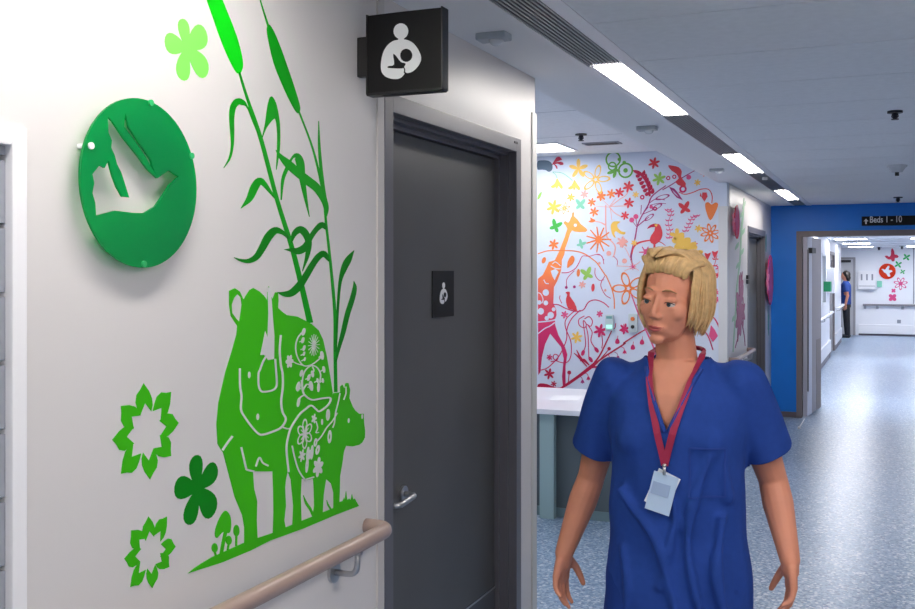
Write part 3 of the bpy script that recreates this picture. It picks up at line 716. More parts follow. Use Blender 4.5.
WL(a_([(178, 538), (178, 600)])+c_([(180, 110), (188, 160), (185, 240), (210, 290), (250, 345), (290, 387), (320, 393), (370, 378), (430, 350), (458, 300), (438, 255), (430, 190), (440, 100), (438, 20)])+a_([(428, 520), (421, 430), (428, 335)]), 1.9)
WL(a_([(337, 466), (318, 500), (300, 548)])+c_([(292, 20), (292, 90), (305, 125), (330, 132), (380, 122), (402, 95), (402, 40)])+a_([(402, 590), (393, 480)]), 1.7)
WL(c_([(133, 403), (105, 440), (72, 488)]), 2); WL(c_([(186, 470), (200, 530), (215, 595)])+e_([(312, 92), (345, 100)]), 1.8)
WL(c_([(275, 587), (297, 533), (318, 565), (352, 583)]), 1.6); WL(c_([(440, 348), (465, 357), (490, 356)]), 1.4)
A.circle(c_([(235, 30)])[0], .0045, W, 1, ry=.007); A.circle(c_([(287, 285)])[0], .005, W, 1, ry=.007)
WL(b_([(155, 215), (120, 250), (102, 310), (112, 380), (150, 440), (200, 442), (255, 405), (283, 372)]), 1.1)
WL(b_([(150, 609), (148, 540), (165, 480), (205, 445), (245, 455), (270, 500), (265, 560)]), 1.1); WL(b_([(215, 450), (225, 475), (215, 500)]), 1)
WL(b_([(145, 440), (110, 430), (75, 412)]), .9); A.petals(b_([(60, 415)])[0], .016, 6, 0, .3, W, 1)
A.burst(b_([(225, 305)])[0], .026, 16, W, 1, .04)
for x, y, r in ((155, 215, 16), (150, 272, 13), (158, 325, 12), (158, 363, 9), (163, 400, 8), (280, 375, 18), (292, 470, 14), (215, 500, 14), (190, 525, 14), (140, 495, 14), (205, 580, 20), (120, 590, 17), (285, 545, 10), (250, 545, 10)):
    A.ell(b_([(x, y)])[0], r*.00062, r*.0004, .9 if x < 200 else 2.0, W, 1)
    WL([b_([(x, y)])[0], b_([(x-22 if x > 140 else x+15, y+12)])[0]], .8)
WL(d_([(128, 0), (132, 50), (145, 90), (190, 120), (250, 112), (302, 110), (290, 150), (238, 190), (215, 178), (185, 155), (150, 178), (110, 215), (62, 292), (42, 360), (35, 430), (48, 560)]), 1.5)
for x, y, an in ((105, 35, .9), (185, 42, 2.2), (108, 135, 1.2), (230, 45, 1.5)): A.ell(d_([(x, y)])[0], .011, .0055, an, W, 1)
WL(d_([(145, 90), (120, 105), (108, 130)]), 1); WL(d_([(135, 60), (160, 25), (185, 42)]), 1)
A.done('adult_rhino', LB, rh)
A = Art(PW, NX, .0009)
A.poly([(333.4, 393.1), (339.9, 392.3), (339.9, 386.6), (342.1, 384.6), (344.4, 389), (344.8, 384.5), (345.7, 383), (348.1, 383), (349.8, 389.9), (349, 398.1), (352.3, 406.3), (355, 410.5), (358.8, 413.7), (363.4, 413.7), (363.7, 422.7), (364.8, 431), (364.6, 437.5), (362, 442.5), (358.8, 444.9), (352, 446.5), (345.7, 445.7), (343.5, 452), (342.3, 461.3), (339.8, 476.1), (339.5, 490), (339, 505), (333.2, 509.5), (333.2, 500), (333.2, 492.5), (330.8, 483.5), (325.8, 478.9), (323.4, 494.2), (322.2, 515), (311.9, 520), (314, 505.7), (313.5, 487.6), (313, 478.6), (307, 480), (301.2, 478.6), (300.4, 495.8), (301.2, 524), (292.2, 528), (293, 505.7), (290.5, 479.4), (287.7, 472), (286.4, 460), (285.7, 449), (286.8, 439), (289.9, 427.6), (293, 421), (299.7, 413.7), (304.5, 409), (310.4, 405.5), (315, 408.5), (318.6, 411.2), (327, 405), (329.5, 399)])
WL(d_([(362, 80), (350, 140), (335, 200), (328, 260), (318, 290)]), 1.1); WL(d_([(398, 40), (398, 80), (385, 120)]), 1)
WL(d_([(70, 400), (85, 470), (110, 550), (150, 609)])+f_([(215, 240), (265, 225)]), 1.3)
A.circle(d_([(415, 247)])[0], .0045, W, 1, ry=.006); A.circle(d_([(497, 222)])[0], .004, W, 1, ry=.006)
A.petals(d_([(147, 328)])[0], .036, 6, .5, .3, W, 1, hole=.75); A.burst(d_([(147, 328)])[0], .02, 10, W, 1, .07)
A.petals(d_([(203, 235)])[0], .012, 5, 1.2, .25, W, 1); A.petals(d_([(130, 460)])[0], .015, 6, 1.2, .2, W, 1)
A.ell(d_([(288, 212)])[0], .014, .009, 1.5, W, 1, hole=.45); A.ell(d_([(298, 345)])[0], .016, .009, 1.5, W, 1, hole=.45); A.circle(d_([(290, 212)])[0], .005, W, 1)
WL(d_([(345, 200), (315, 250), (280, 290), (250, 340), (222, 372)]), .9); WL(d_([(215, 250), (225, 290), (215, 320), (232, 318)]), .8); A.circle(d_([(252, 255)])[0], .004, W, 1, ry=.007)
A.ell(d_([(212, 380)])[0], .01, .007, 1.2, W, 1, hole=.4); A.ell(d_([(225, 425)])[0], .012, .008, 1, W, 1, hole=.4)
for x, y in ((165, 450), (160, 520), (190, 440)): A.ell(d_([(x, y)])[0], .017, .006, 1.4, W, 1, hole=.3)
A.petals(d_([(228, 530)])[0], .024, 6, .3, .26, W, 1); A.petals(d_([(180, 455)])[0], .012, 5, .3, .3, W, 1)
A.done('rhino_calf', LB, rh)
A = Art(PW, NX, .0007)
A.poly([(187.5, 573.4), (194, 568), (201.4, 563.2), (212, 556.8), (229.1, 549.3), (244, 542.5), (272, 533), (285, 527.5), (302, 520.5), (322, 512.5), (333, 508), (339, 502), (342.3, 501), (344, 497.5), (344.5, 501), (345.8, 491), (347, 500), (349, 498.5), (350.5, 500), (351.8, 494), (353, 499.5), (354.5, 498.5), (356.2, 501.6), (358.7, 506), (335.7, 514.7), (302.8, 528.7), (270, 540.5), (250.5, 550.5), (222.7, 562.1)])
A.stroke([(303, 495, .3), (306, 503, 2.4), (310, 509, 2.6), (313.5, 517, 2.2)]); A.stroke([(326.5, 500, .3), (328, 505, 1.6), (332.5, 512, 1.8)]); A.done('grassy_ground', G_rhino, rh)
for cap, st in ((e_([(163, 402), (165, 370), (183, 320), (210, 284), (232, 305), (238, 345), (232, 385), (215, 388), (200, 384), (185, 398), (172, 412)]), [(212, 384), (200, 440), (190, 500)]),
                ([], [(263, 400), (262, 450)]), ([], [(227, 445), (222, 470)]), ([], [(161, 480), (168, 500)])):
    A = Art(PW, NX, .0009)
    if cap: A.poly(cap, smooth=3); A.stroke(e_(st), 3.2)
    else:
        x, y = st[0]; hgt = 30 if x == 263 else 24; A.poly(e_([(x+14*cos(t), y-20+(hgt if sin(t) < 0 else hgt*.8)*sin(t)) for t in [k*pi/8 for k in range(16)]])); A.stroke(e_([(x, y-5), st[1]]), 1.8)
    A.done('mushroom', G_rhino, rh)

# ------------------------------------------------------------------ far side wall stickers and discs (corridor left)
def relief_disc(px, y0, y1, rgb, lab, X=XL):
    c = onX(px, (y0+y1)/2, X)
    dep = (c.x*-ST + c.y*CT); R = (y1-y0)/2*dep/F
    o = thing('wall_disc', c, lab, 'wall disc')
    XX = X+.03; bm = bmesh.new(); disc_rod(bm, (XX, c.y, c.z), (1, 0, 0), R, .008, 48); obj('acrylic_disc', bm, mat('disc_%d' % int(px), rgb, .25), o)
    A = Art(lambda x, y: onX(x, y, XX+.004), (1, 0, 0), .001); A.petals((px, (y0+y1)/2), R*.6, 6, .3, .22); A.done('flower_pattern', mat('pale_pink', (244, 110, 150), .5), o)
    for s in (-1, 1):
        bm = bmesh.new(); disc_rod(bm, (X+.013, c.y, c.z+s*R*.8), (1, 0, 0), .006, .026, 8); obj('standoff_pin', bm, M_steel, o)
relief_disc(733.4, 205, 239, (232, 30, 60), 'upper red wall disc beside the mural corner on the corridor wall')
relief_disc(767.6, 255, 305, (236, 40, 96), 'tall pink-red wall disc between the side door and the blue wall')
A = Art(PW, NX, .0015)
A.stroke([(744, 198, 1), (743, 215, 1.5), (741, 235, 1.6), (740, 260, 1.4), (737, 285, 1.2), (735, 320, 1.2), (733, 352, 1)])
for x, y, w_ in ((744, 205, 2), (742, 214, 2.4), (738, 226, 2.5), (743, 232, 2.4), (737, 246, 2.6), (742, 252, 2.4), (738, 265, 2.4), (734, 318, 3)): A.stroke([(x-1.8, y+4, .3), (x, y, w_), (x+1.6, y-4, .3)])
tag(A.done('vine_sticker', mat('pale_leaf_green', (150, 196, 160), .5)), 'pale green vine sticker beside the upper red wall disc', 'wall sticker')
A = Art(PW, NX, .0022)
for x, y, r in ((741.5, 283, .12), (740, 305, .28), (738.5, 320, .2), (743, 312, .14)): A.petals((x, y), r, 6, x, .2)
A.stroke([(740, 318, 1.4), (739, 332, .8), (735, 348, .4)]); A.stroke([(741, 318, 1.2), (744, 335, .6), (745, 346, .3)])
tag(A.done('flower_cluster_sticker', mat('plum_vinyl', (160, 60, 110), .5)), 'plum flower cluster sticker left of the far side door', 'wall sticker')
A = Art(PW, NX, .0015)
A.ell((766, 243), .1, .05, 1.4); A.ell((768.5, 325), .12, .05, 1.5); A.stroke([(768, 306, .5), (768, 330, .5)])
tag(A.done('leaf_sticker', mat('teal_vinyl', (90, 160, 140), .5)), 'two small teal leaf stickers above and below the pink wall disc', 'wall sticker')
for py in (277.2, 281.8):
    q = onX(746.6, py, XL); bm = bmesh.new(); box(bm, XL, XL+.02, q.y-.045, q.y+.045, q.z-.02, q.z+.02, 0, .003); tag(obj('wall_switch', bm, M_dark), ('upper' if py < 280 else 'lower')+' small black switch left of the far side door frame', 'switch')

# ------------------------------------------------------------------ far corridor details
def onfar(px, py): return onY(px, py, YF)
bm = bmesh.new(); a = onY(841, 259, YF); b = onY(855.5, 259, YF)
o = bpy.data.objects.new('door_4', None); COL.objects.link(o); o.location = (-1.4, YF, 0); o['kind'] = 'structure'
box(bm, -1.95, b.x-.06, YF-.03, YF-.001, .01, 1.98); obj('door_leaf', bm, mat('far_grey_door', (186, 186, 190), .5), o)
bm = bmesh.new(); box(bm, b.x-.06, b.x, YF-.05, YF-.001, 0, 2.03); box(bm, -2.0, -1.95, YF-.05, YF-.001, 0, 2.03); box(bm, -1.95, b.x-.06, YF-.05, YF-.001, 1.98, 2.03); obj('door_frame', bm, mat('far_frame', (150, 148, 152), .5), o)
bm = bmesh.new(); p = onfar(841, 260); q = onfar(851, 262.5); box(bm, p.x-.1, q.x, YF-.09, YF-.03, q.z, p.z); obj('door_closer', bm, M_dark, o)
# side door and window in the far left wall
o = bpy.data.objects.new('door_5', None); COL.objects.link(o); o.location = (XFL, 21.6, 0); o['kind'] = 'structure'
bm = bmesh.new(); box(bm, XFL-.08, XFL-.03, 20.86, 22.44, .01, 1.99); obj('door_leaf', bm, mat('taupe_door', (142, 138, 138), .5), o)
bm = bmesh.new(); box(bm, XFL-.12, XFL+.008, 20.8, 20.86, 0, 2.05); box(bm, XFL-.12, XFL+.008, 22.44, 22.5, 0, 2.05); box(bm, XFL-.12, XFL+.008, 20.86, 22.44, 1.99, 2.05); obj('door_frame', bm, M_framefar, o)
bm = bmesh.new(); box(bm, XFL-.029, XFL-.026, 21.2, 22.2, 1.45, 1.9); obj('vision_panel', bm, MATS['dark_glass'], o)
o = bpy.data.objects.new('window_2', None); COL.objects.link(o); o.location = (XFL, 19, 1.05); o['kind'] = 'structure'
bm = bmesh.new()
for a in ((18.45, 18.51, 1.05, 1.98), (19.44, 19.5, 1.05, 1.98), (18.51, 19.44, 1.05, 1.1), (18.51, 19.44, 1.93, 1.98)): box(bm, XFL-.12, XFL+.01, *a)
obj('window_frame', bm, M_white, o)
bm = bmesh.new(); box(bm, XFL-.07, XFL-.06, 18.51, 19.44, 1.1, 1.93); obj('pane', bm, mat('pale_glass', (150, 160, 166), .1), o)
# dispensers
o = thing('dispenser_unit', onfar(867, 289), 'white three-bay dispenser unit on the far wall above the handrail', 'dispenser')
p, q = onfar(858.2, 271), onfar(876, 289)
bm = bmesh.new(); box(bm, p.x, q.x, YF-.14, YF, q.z, p.z, 0, .01); obj('housing', bm, M_white, o)
for k in range(3):
    x = p.x+(q.x-p.x)*(.2+.3*k); bm = bmesh.new(); box(bm, x-.02, x+.02, YF-.146, YF-.14, p.z-.24, p.z-.08, 0, .003); obj('slot', bm, M_grey, o)
bm = bmesh.new(); box(bm, p.x+.02, q.x-.02, YF-.15, YF-.14, q.z+.07, q.z+.085); obj('lip', bm, M_grey, o)
q = onfar(879.5, 284); bm = bmesh.new(); box(bm, q.x-.06, q.x+.06, YF-.06, YF, q.z-.08, q.z+.08, 0, .01); tag(obj('gel_dispenser', bm, mat('mint_plastic', (130, 205, 180), .4)), 'mint green gel dispenser right of the white dispenser unit', 'dispenser')
o = thing('glove_dispenser', (XFL, 20.3, 1.3), 'white box dispenser on the far left wall beside a side door', 'dispenser')
bm = bmesh.new(); p = onX(829, 270, XFL); box(bm, XFL, XFL+.13, 19.9, 20.7, 1.25, 1.72, 0, .01); obj('housing', bm, M_white, o)
q = onX(827, 286.5, XFL+.05); bm = bmesh.new(); box(bm, XFL, XFL+.12, q.y-.15, q.y+.15, q.z-.09, q.z+.09, 0, .01); tag(obj('gel_dispenser', bm, mat('green_plastic', (0, 150, 90), .4)), 'dark green gel dispenser on the far left wall under the white box', 'dispenser')
q = onfar(899, 321.5); bm = bmesh.new(); box(bm, q.x-.045, q.x+.045, YF-.012, YF, q.z-.045, q.z+.045, 0, .003); tag(obj('wall_socket', bm, M_grey), 'small grey wall socket low on the far wall', 'socket')
bm = bmesh.new(); q = onfar(913.5, 280); box(bm, q.x-.012, q.x+.012, YF-.008, YF, .83, HF-.01); tag(obj('wall_joint_strip', bm, M_grey), 'thin grey vertical strip on the far wall right of the stickers', 'strip')
# stickers far
PF = lambda x, y: onY(x, y, YF-.001); NY = (0, -1, 0)
c = onfar(887.3, 271.3); o = thing('bird_disc', c, 'round orange-red disc with a white bird on the far wall', 'wall disc')
bm = bmesh.new(); disc_rod(bm, (c.x, YF-.03, c.z), (0, 1, 0), .2, .01, 40); obj('acrylic_disc', bm, acrylic('orange_acrylic', (255, 70, 24), .1), o)
A = Art(lambda x, y: onY(x, y, YF-.035), NY, .002); A.poly([(881.5, 269.5), (883, 268.8), (885, 269.8), (886.3, 268), (888.5, 265.6), (889.5, 267.2), (888.6, 269.8), (891.5, 270.2), (892.3, 271.6), (889.5, 273), (890.4, 276.2), (888, 276.4), (886.3, 273.6), (884, 272.2), (882.8, 270.4)], smooth=2); A.done('white_bird', M_iconwhite, o)
for dx in (-.12, .12):
    bm = bmesh.new(); disc_rod(bm, (c.x+dx, YF-.0125, c.z), (0, 1, 0), .008, .025, 8); obj('standoff_pin', bm, M_steel, o)
V8 = lambda P: Zm(850, 230, 5.077, P)
A = Art(PF, NY, .002); A.poly(V8([(176, 133), (188, 130), (200, 136), (208, 124), (208, 105), (214, 92), (224, 108), (226, 124), (238, 126), (247, 134), (240, 142), (228, 142), (226, 156), (214, 160), (208, 150), (196, 150), (184, 142)]), smooth=2); tag(A.done('butterfly_sticker', mat('crimson_vinyl', (196, 24, 70), .5)), 'crimson butterfly sticker above the orange-red disc on the far wall', 'wall sticker')
for x, y, l in ((245, 175, 'middle green leaf cross sticker right of the orange-red disc'), (287, 138, 'uppermost green leaf cross sticker on the far wall'), (267, 212, 'lowest green leaf cross sticker above the pink outlined flower')):
    A = Art(PF, NY, .002); A.petals(V8([(x, y)])[0], .1 if y < 200 else .07, 4, .6, .24); tag(A.done('leaf_cross_sticker', mat('far_green', (30, 170, 90), .5)), l, 'wall sticker', 'green leaf crosses on the far wall')
A = Art(PF, NY, .002); A.petals(V8([(257, 272)])[0], .17, 7, .2, .22, hole=.6); A.circle(V8([(257, 272)])[0], .05); tag(A.done('outline_flower_sticker', mat('pink_vinyl', (212, 72, 130), .5)), 'pink outlined flower sticker right of the orange-red disc, below the leaf crosses', 'wall sticker')
for x, y, r, l in ((216, 343, .11, 'larger pink berry sticker at the bottom of the far sticker group'), (221, 308, .06, 'small pink berry sticker just above the larger one on the far wall')):
    A = Art(PF, NY, .002); A.petals(V8([(x, y)])[0], r, 4, .8, .4); tag(A.done('berry_sticker', MATS['pink_vinyl']), l, 'wall sticker')
# ------------------------------------------------------------------ flowered mural on the alcove back wall
YMU = YM-.0005
PM = lambda x, y: onY(x, y, YMU)
mur = thing('flower_mural', (-2.1, YM, 1.5), 'large printed mural of a giraffe, birds and flowers on the alcove back wall', 'mural')
def grad_mat(name, stops):
    m = bpy.data.materials.new(name); m.use_nodes = True; nt = m.node_tree; b = nt.nodes['Principled BSDF']; b.inputs['Roughness'].default_value = .45
    tc = nt.nodes.new('ShaderNodeTexCoord'); sp = nt.nodes.new('ShaderNodeSeparateXYZ'); mr = nt.nodes.new('ShaderNodeMapRange'); r = nt.nodes.new('ShaderNodeValToRGB')
    mr.inputs[1].default_value = stops[0][0]; mr.inputs[2].default_value = stops[-1][0]
    e = r.color_ramp.elements; z0, z1 = stops[0][0], stops[-1][0]
    e[0].color = lin(stops[0][1]); e[1].color = lin(stops[-1][1])
    for z, c in stops[1:-1]:
        q = e.new((z-z0)/(z1-z0)); q.color = lin(c)
    L = nt.links.new; L(tc.outputs['Object'], sp.inputs[0]); L(sp.outputs[2], mr.inputs[0]); L(mr.outputs[0], r.inputs[0]); L(r.outputs[0], b.inputs['Base Color'])
    return m
zz = lambda y: onY(560, y, YM).z
M_gir = grad_mat('giraffe_print', [(zz(385), (190, 20, 84)), (zz(330), (214, 36, 104)), (zz(305), (228, 80, 96)), (zz(275), (248, 130, 70)), (zz(235), (252, 168, 84))])
M_mag = mat('magenta_print', (208, 30, 98), .45); M_crim = mat('crimson_print', (186, 14, 66), .45); M_pink = mat('pink_print', (226, 84, 136), .45)
M_red = mat('coral_red_print', (222, 62, 72), .45); M_or = mat('orange_print', (240, 130, 66), .45); M_pale = mat('pale_coral_print', (240, 170, 160), .45)
M_yel = mat('yellow_print', (244, 196, 88), .45); M_grn = mat('green_print', (70, 176, 74), .45); M_lime = mat('lime_print', (150, 196, 90), .45); M_pgrn = mat('mint_print', (130, 200, 170), .45)
M_plum = mat('plum_print', (170, 50, 120), .45); M_mw = mat('mural_white', (214, 222, 238), .45); M_cloud = mat('slate_print', (70, 92, 112), .5)
N1 = lambda *P: Zm(536, 150, 10.14, P); N2 = lambda *P: Zm(536, 205, 10.14, P); N3 = lambda *P: Zm(536, 260, 10.14, P); N4 = lambda *P: Zm(536, 310, 6.767, P)
N5 = lambda *P: Zm(596, 150, 10.14, P); N6 = lambda *P: Zm(596, 205, 10.14, P); N7 = lambda *P: Zm(596, 260, 6.767, P); Q_ = lambda *P: Zm(610, 140, 3.81, P); Mz = lambda *P: Zm(530, 140, 2.343, P)
OFF = .0009
def part(name, m, fn):
    A = Art(PM, (0, -1, 0), OFF); fn(A); return A.done(name, m, mur)
def giraffe(A):
    A.poly(N2((282, 172), (300, 163), (326, 180), (342, 160), (352, 130), (362, 118), (368, 78), (382, 72), (388, 84), (384, 112), (420, 145), (452, 192), (508, 235), (522, 255), (505, 272), (440, 275), (395, 270), (366, 256), (346, 290), (322, 370), (296, 440), (288, 500), (262, 560), (262, 600))
           + N3((255, 100), (240, 150), (212, 220), (182, 275), (176, 440), (205, 500), (208, 560), (190, 609)) + N4((128, 30), (130, 100), (152, 170), (196, 250), (212, 300), (200, 380), (200, 500), (182, 512), (176, 450), (188, 330), (170, 250), (96, 160), (62, 230), (40, 320), (30, 420), (16, 440), (14, 110))
           + N3((20, 500), (20, 190), (70, 150), (100, 90), (130, 20)) + N2((190, 560), (235, 470), (250, 430), (290, 330), (318, 240), (300, 205), (284, 190)))
    for x, y, r in ((100, 330, .03), (100, 435, .022), (35, 430, .02), (50, 520, .03), (150, 560, .03), (110, 590, .02), (180, 500, .018)): A.circle(N3((x, y))[0], r, 1, 1)
    A.stroke(N4((14, 82), (60, 78), (105, 72), (142, 62)), 1.3, 1, 1); A.stroke(N4((14, 160), (60, 125), (95, 108), (128, 84)), 1, 1, 1)
    A.stroke(N3((20, 330), (50, 345), (72, 400), (60, 440)), .9, 1, 1); A.stroke(N3((80, 200), (100, 235), (130, 240)), .9, 1, 1)
    A.poly(N3((150, 110), (200, 90), (230, 120), (205, 170), (190, 205), (165, 160)), 1, 1); A.stroke(N3((150, 60), (200, 85), (250, 90)), 1, 1, 1); A.stroke(N3((165, 40), (200, 20), (250, 60)), .8, 1, 1)
    A.circle(N2((400, 205))[0], .014, 1, 1)
part('giraffe', [M_gir, M_mw], giraffe)
def ground(A): A.poly(N4((14, 502), (70, 500), (140, 526), (196, 516), (160, 540), (110, 556), (60, 562), (14, 558)), smooth=3)
part('ground', M_crim, ground)
def trunk(A):
    A.stroke(N4((140, 545, .5), (200, 510, 2.6), (290, 448, 3), (372, 385, 3.6), (400, 360, 3)), n=4)
    A.stroke(N4((372, 385, 2), (430, 310, 1.6), (470, 230, 1.4), (512, 140, 1))); A.stroke(N4((385, 385, 1.8), (430, 340, 1.3), (492, 268, .9))); A.stroke(N4((380, 388, 2), (420, 384, 1.6), (470, 388, 1.4)))
    A.stroke(N4((395, 365, 2), (480, 305, 1.7), (600, 228, 1.5))+N7((190, 560, 1.4), (300, 490, 1.3), (370, 455, 1.1), (420, 448, 1), (520, 460, 1)))
    A.circle(N4((495, 262))[0], .016); A.circle(N4((225, 423))[0], .018); A.stroke(N4((225, 423), (218, 500)), .9)
part('branch', M_crim, trunk)
for i, (x, y) in enumerate(((315, 488), (355, 466), (415, 428), (500, 340), (555, 325), (600, 288))):
    def drop(A, x=x, y=y):
        A.poly(N4((x-13, y+8), (x-9, y-8), (x, y-17), (x+9, y-8), (x+13, y+8), (x+4, y+4), (x, y+12), (x-4, y+4)), smooth=2); A.stroke(N4((x, y-12), (x-6, y-30), (x-24, y-40)), .6)
    part('bell_flower', M_mag if i % 2 else M_plum, drop)
for x, y in ((185, 470), (145, 550), (250, 590), (312, 555)):
    def drop(A, x=x, y=y): A.poly(N7((x-15, y+12), (x-12, y-8), (x, y-20), (x+12, y-6), (x+14, y+12), (x, y+18)), smooth=2); A.stroke(N7((x, y-14), (x+4, y-38)), .6)
    part('bell_flower', M_mag, drop)
def arcs(A):
    A.stroke(N2((20, 495), (120, 465), (250, 462), (400, 468), (500, 500), (600, 570))+N3((640, 60), (700, 150))+N7((70, 110), (105, 190), (122, 260), (125, 330)), 1.1)
part('vine', M_or, arcs)
def vines(A):
    for P, w_ in ((N3((260, 130), (330, 125), (400, 85), (440, 20)), .8), (N3((310, 265), (312, 200), (345, 150), (390, 110)), .6), (N3((245, 360), (240, 390), (262, 440)), .7),
                  (N3((170, 450), (230, 455), (300, 490), (400, 520), (480, 505), (530, 430), (600, 405), (680, 430), (740, 480)), 1), (N3((600, 80), (600, 150), (640, 205), (690, 200)), .6),
                  (N3((700, 160), (665, 220), (660, 270), (700, 350))+N7((100, 260)), .7), (N6((0, 500), (60, 520), (80, 600)), .6), (N6((180, 520), (215, 560), (215, 609)), .6), (N2((430, 600), (470, 520), (540, 520), (640, 500), (690, 560)), .6),
                  (N4((300, 0), (240, 60), (210, 130), (208, 190), (190, 245), (150, 320), (80, 390), (20, 410)), 1), (N4((268, 0), (205, 60), (200, 120), (235, 210), (238, 300), (215, 350), (170, 355), (120, 330), (125, 300), (150, 310), (140, 340), (100, 350)), .9),
                  (N4((328, 40), (290, 65), (295, 105), (330, 120), (340, 95), (320, 75), (332, 180), (335, 240), (318, 290)), .9), (N4((328, 60), (360, 45), (382, 75), (370, 110), (340, 100), (352, 170), (355, 240), (358, 320)), .9), (N4((350, 100), (380, 150), (372, 210), (405, 265)), .9),
                  (N4((445, 160), (450, 220), (445, 260)), .8), (N4((540, 90), (535, 120), (520, 130)), .7)):
        A.stroke(P, w_)
    for p in N4((318, 290), (370, 335), (410, 270)): A.ell(p, .028, .016, 1.2 if p[0] < 588 else 2.2)
part('vine', M_mag, vines)
def circles(A):
    for P, w_ in ((N6((100, 0), (98, 80), (100, 220), (110, 310), (120, 335), (170, 380), (195, 430), (185, 500), (170, 530)), 1.2), (N6((0, 165), (60, 180), (98, 200)), .7), (N6((135, 20), (190, 80), (250, 115)), .8), (N6((135, 15), (320, 8)), .7), (N6((135, 10), (150, 60), (160, 150)), .5),
                  (N5((150, 570), (240, 500), (290, 470), (325, 430)), .8), (N5((140, 570), (200, 490)), .6), (N5((140, 575), (60, 500)), .5), (N5((140, 580), (0, 570)), .5), (N2((590, 165), (650, 175), (700, 205)), .9),
                  (N6((350, 545), (310, 460), (290, 430)), .7), (N7((250, 45), (140, 40)), .6), (N7((250, 45), (240, 0)), .6), (N7((255, 45), (300, 10)), .6), (N7((255, 48), (290, 70)), .6), (N7((250, 50), (190, 75)), .6)):
        A.stroke(P, w_)
    for c in ((N7((62, 205))[0], .012), (N6((130, 490))[0], .022), (N6((290, 568))[0], .022), (N6((35, 590))[0], .012)): A.circle(*c)
part('vine', M_pale, circles)
def tree(A):
    A.stroke(N6((375, 625, 1), (355, 530, 1.8), (372, 435, 1.6), (400, 320, 1.3), (420, 210, 1.2), (470, 100, 1.2), (530, 0, 1.3))+N5((560, 480, 1.3), (625, 420, 1.1), (710, 360, .9)), n=4)
    A.stroke(Q_((200, 190, 1.1), (235, 170, 1), (285, 138, .9), (335, 110, .7))); A.stroke(Q_((150, 240), (175, 225), (210, 228)), .8)
    A.stroke(N6((420, 215, 1), (480, 165, 1), (540, 120, .6))); A.stroke(N6((415, 210), (405, 130)), .6); A.stroke(N6((412, 220), (370, 165)), .6); A.stroke(N5((545, 560), (640, 540), (710, 545)), .6); A.stroke(N6((455, 95), (460, 0)), .7); A.stroke(N6((465, 100), (530, 20)), .7); A.stroke(N6((470, 95), (590, 45)), .7)
    A.ell(N5((620, 575))[0], .05, .018, .5, 0, 0, .7); A.ell(Q_((200, 218))[0], .065, .02, .25, 0, 0, .72); A.ell(N6((540, 125))[0], .05, .018, .6, 0, 0, .7)
    A.poly(Q_((225, 178), (245, 185), (262, 205), (278, 230), (255, 220), (238, 202)), holes=[Q_((236, 188), (255, 208), (262, 218), (244, 202))])
part('berry_tree', M_plum, tree)
def bough(A):
    A.stroke(N6((362, 500, 1.2), (380, 430, 1.6), (430, 385, 1.8), (530, 360, 1.4), (600, 360, 1), (660, 380, .9), (705, 412, .6)))
part('branch', M_red, bough)
for x, y, r, h_ in ((222, 145, 8, .5), (245, 140, 8, .5), (300, 142, 9, 0), (278, 187, 14, .5), (123, 218, 9, .4), (172, 262, 8, .4), (157, 255, 7, 0), (100, 292, 7, 0), (85, 305, 7, 0)):
    part('berry', M_mag if h_ else M_pink, lambda A: A.circle(Q_((x, y))[0], r*.0023, 0, 0, 16, h_))
for x, y, r in ((405, 118, .022), (363, 152, .022)): part('berry', M_pink, lambda A: A.circle(N6((x, y))[0], r))
def fern(A):
    A.stroke(N5((370, 205, .5), (410, 222, 3.5), (450, 240, 3), (500, 300, 2.5), (535, 380, 2.5), (545, 470, 2)))
    for k in range(6):
        u = k/5; x = 450+90*u; y = 245+185*u
        A.stroke(N5((x, y, 1.5), (x-28, y+18, 4), (x-46, y+5+10*u, .5))); A.stroke(N5((x+6, y, 1.5), (x+32, y-6, 4), (x+42, y-42, .5)))
part('fern_leaf', M_crim, fern)
part('toucan', [M_red, M_yel, M_crim], lambda A: (A.poly(N6((600, 215), (618, 192), (645, 198), (665, 240), (674, 290), (665, 335), (638, 375), (602, 400), (606, 445), (582, 470), (566, 472), (580, 435), (582, 400), (560, 385), (545, 355), (560, 308), (592, 262)), smooth=2),
      A.poly(N6((518, 242), (545, 208), (585, 190), (618, 192), (604, 222), (560, 226)), 2, 1, smooth=2), A.poly(N6((595, 196), (625, 196), (618, 218), (598, 216)), 1, 2)))
part('perched_bird', M_red, lambda A: A.poly(N3((298, 332), (322, 320), (345, 330), (342, 365), (388, 430), (418, 515), (370, 505), (330, 492), (310, 450), (305, 395), (318, 350)), smooth=2))
part('swooping_bird', M_red, lambda A: A.poly(Q_((221, 97), (240, 98), (262, 104), (274, 120), (271, 138), (279, 152), (289, 166), (285, 180), (272, 176), (258, 170), (250, 158), (262, 146), (252, 128), (234, 116)), smooth=2))
part('flying_bird', M_yel, lambda A: A.poly(N6((185, 166), (250, 168), (222, 190), (215, 212), (230, 240), (262, 270), (300, 275), (285, 300), (240, 290), (208, 268), (190, 272), (188, 300), (202, 335), (178, 320), (158, 275), (150, 215), (160, 185)), smooth=2))
part('heart', M_or, lambda A: A.poly(Q_((387, 246), (375, 237), (363, 243), (366, 270), (382, 306), (402, 275), (412, 246), (402, 238)), smooth=3))
part('tendril', M_red, lambda A: A.stroke(Q_((262, 198), (285, 207), (315, 200), (345, 188), (375, 188), (389, 212), (388, 240)), .9))
for pts in (Q_((352, 200), (368, 200), (372, 215), (360, 235), (350, 220)), Q_((345, 200), (342, 214), (350, 218))): part('small_leaf', M_red, lambda A: A.poly(pts))
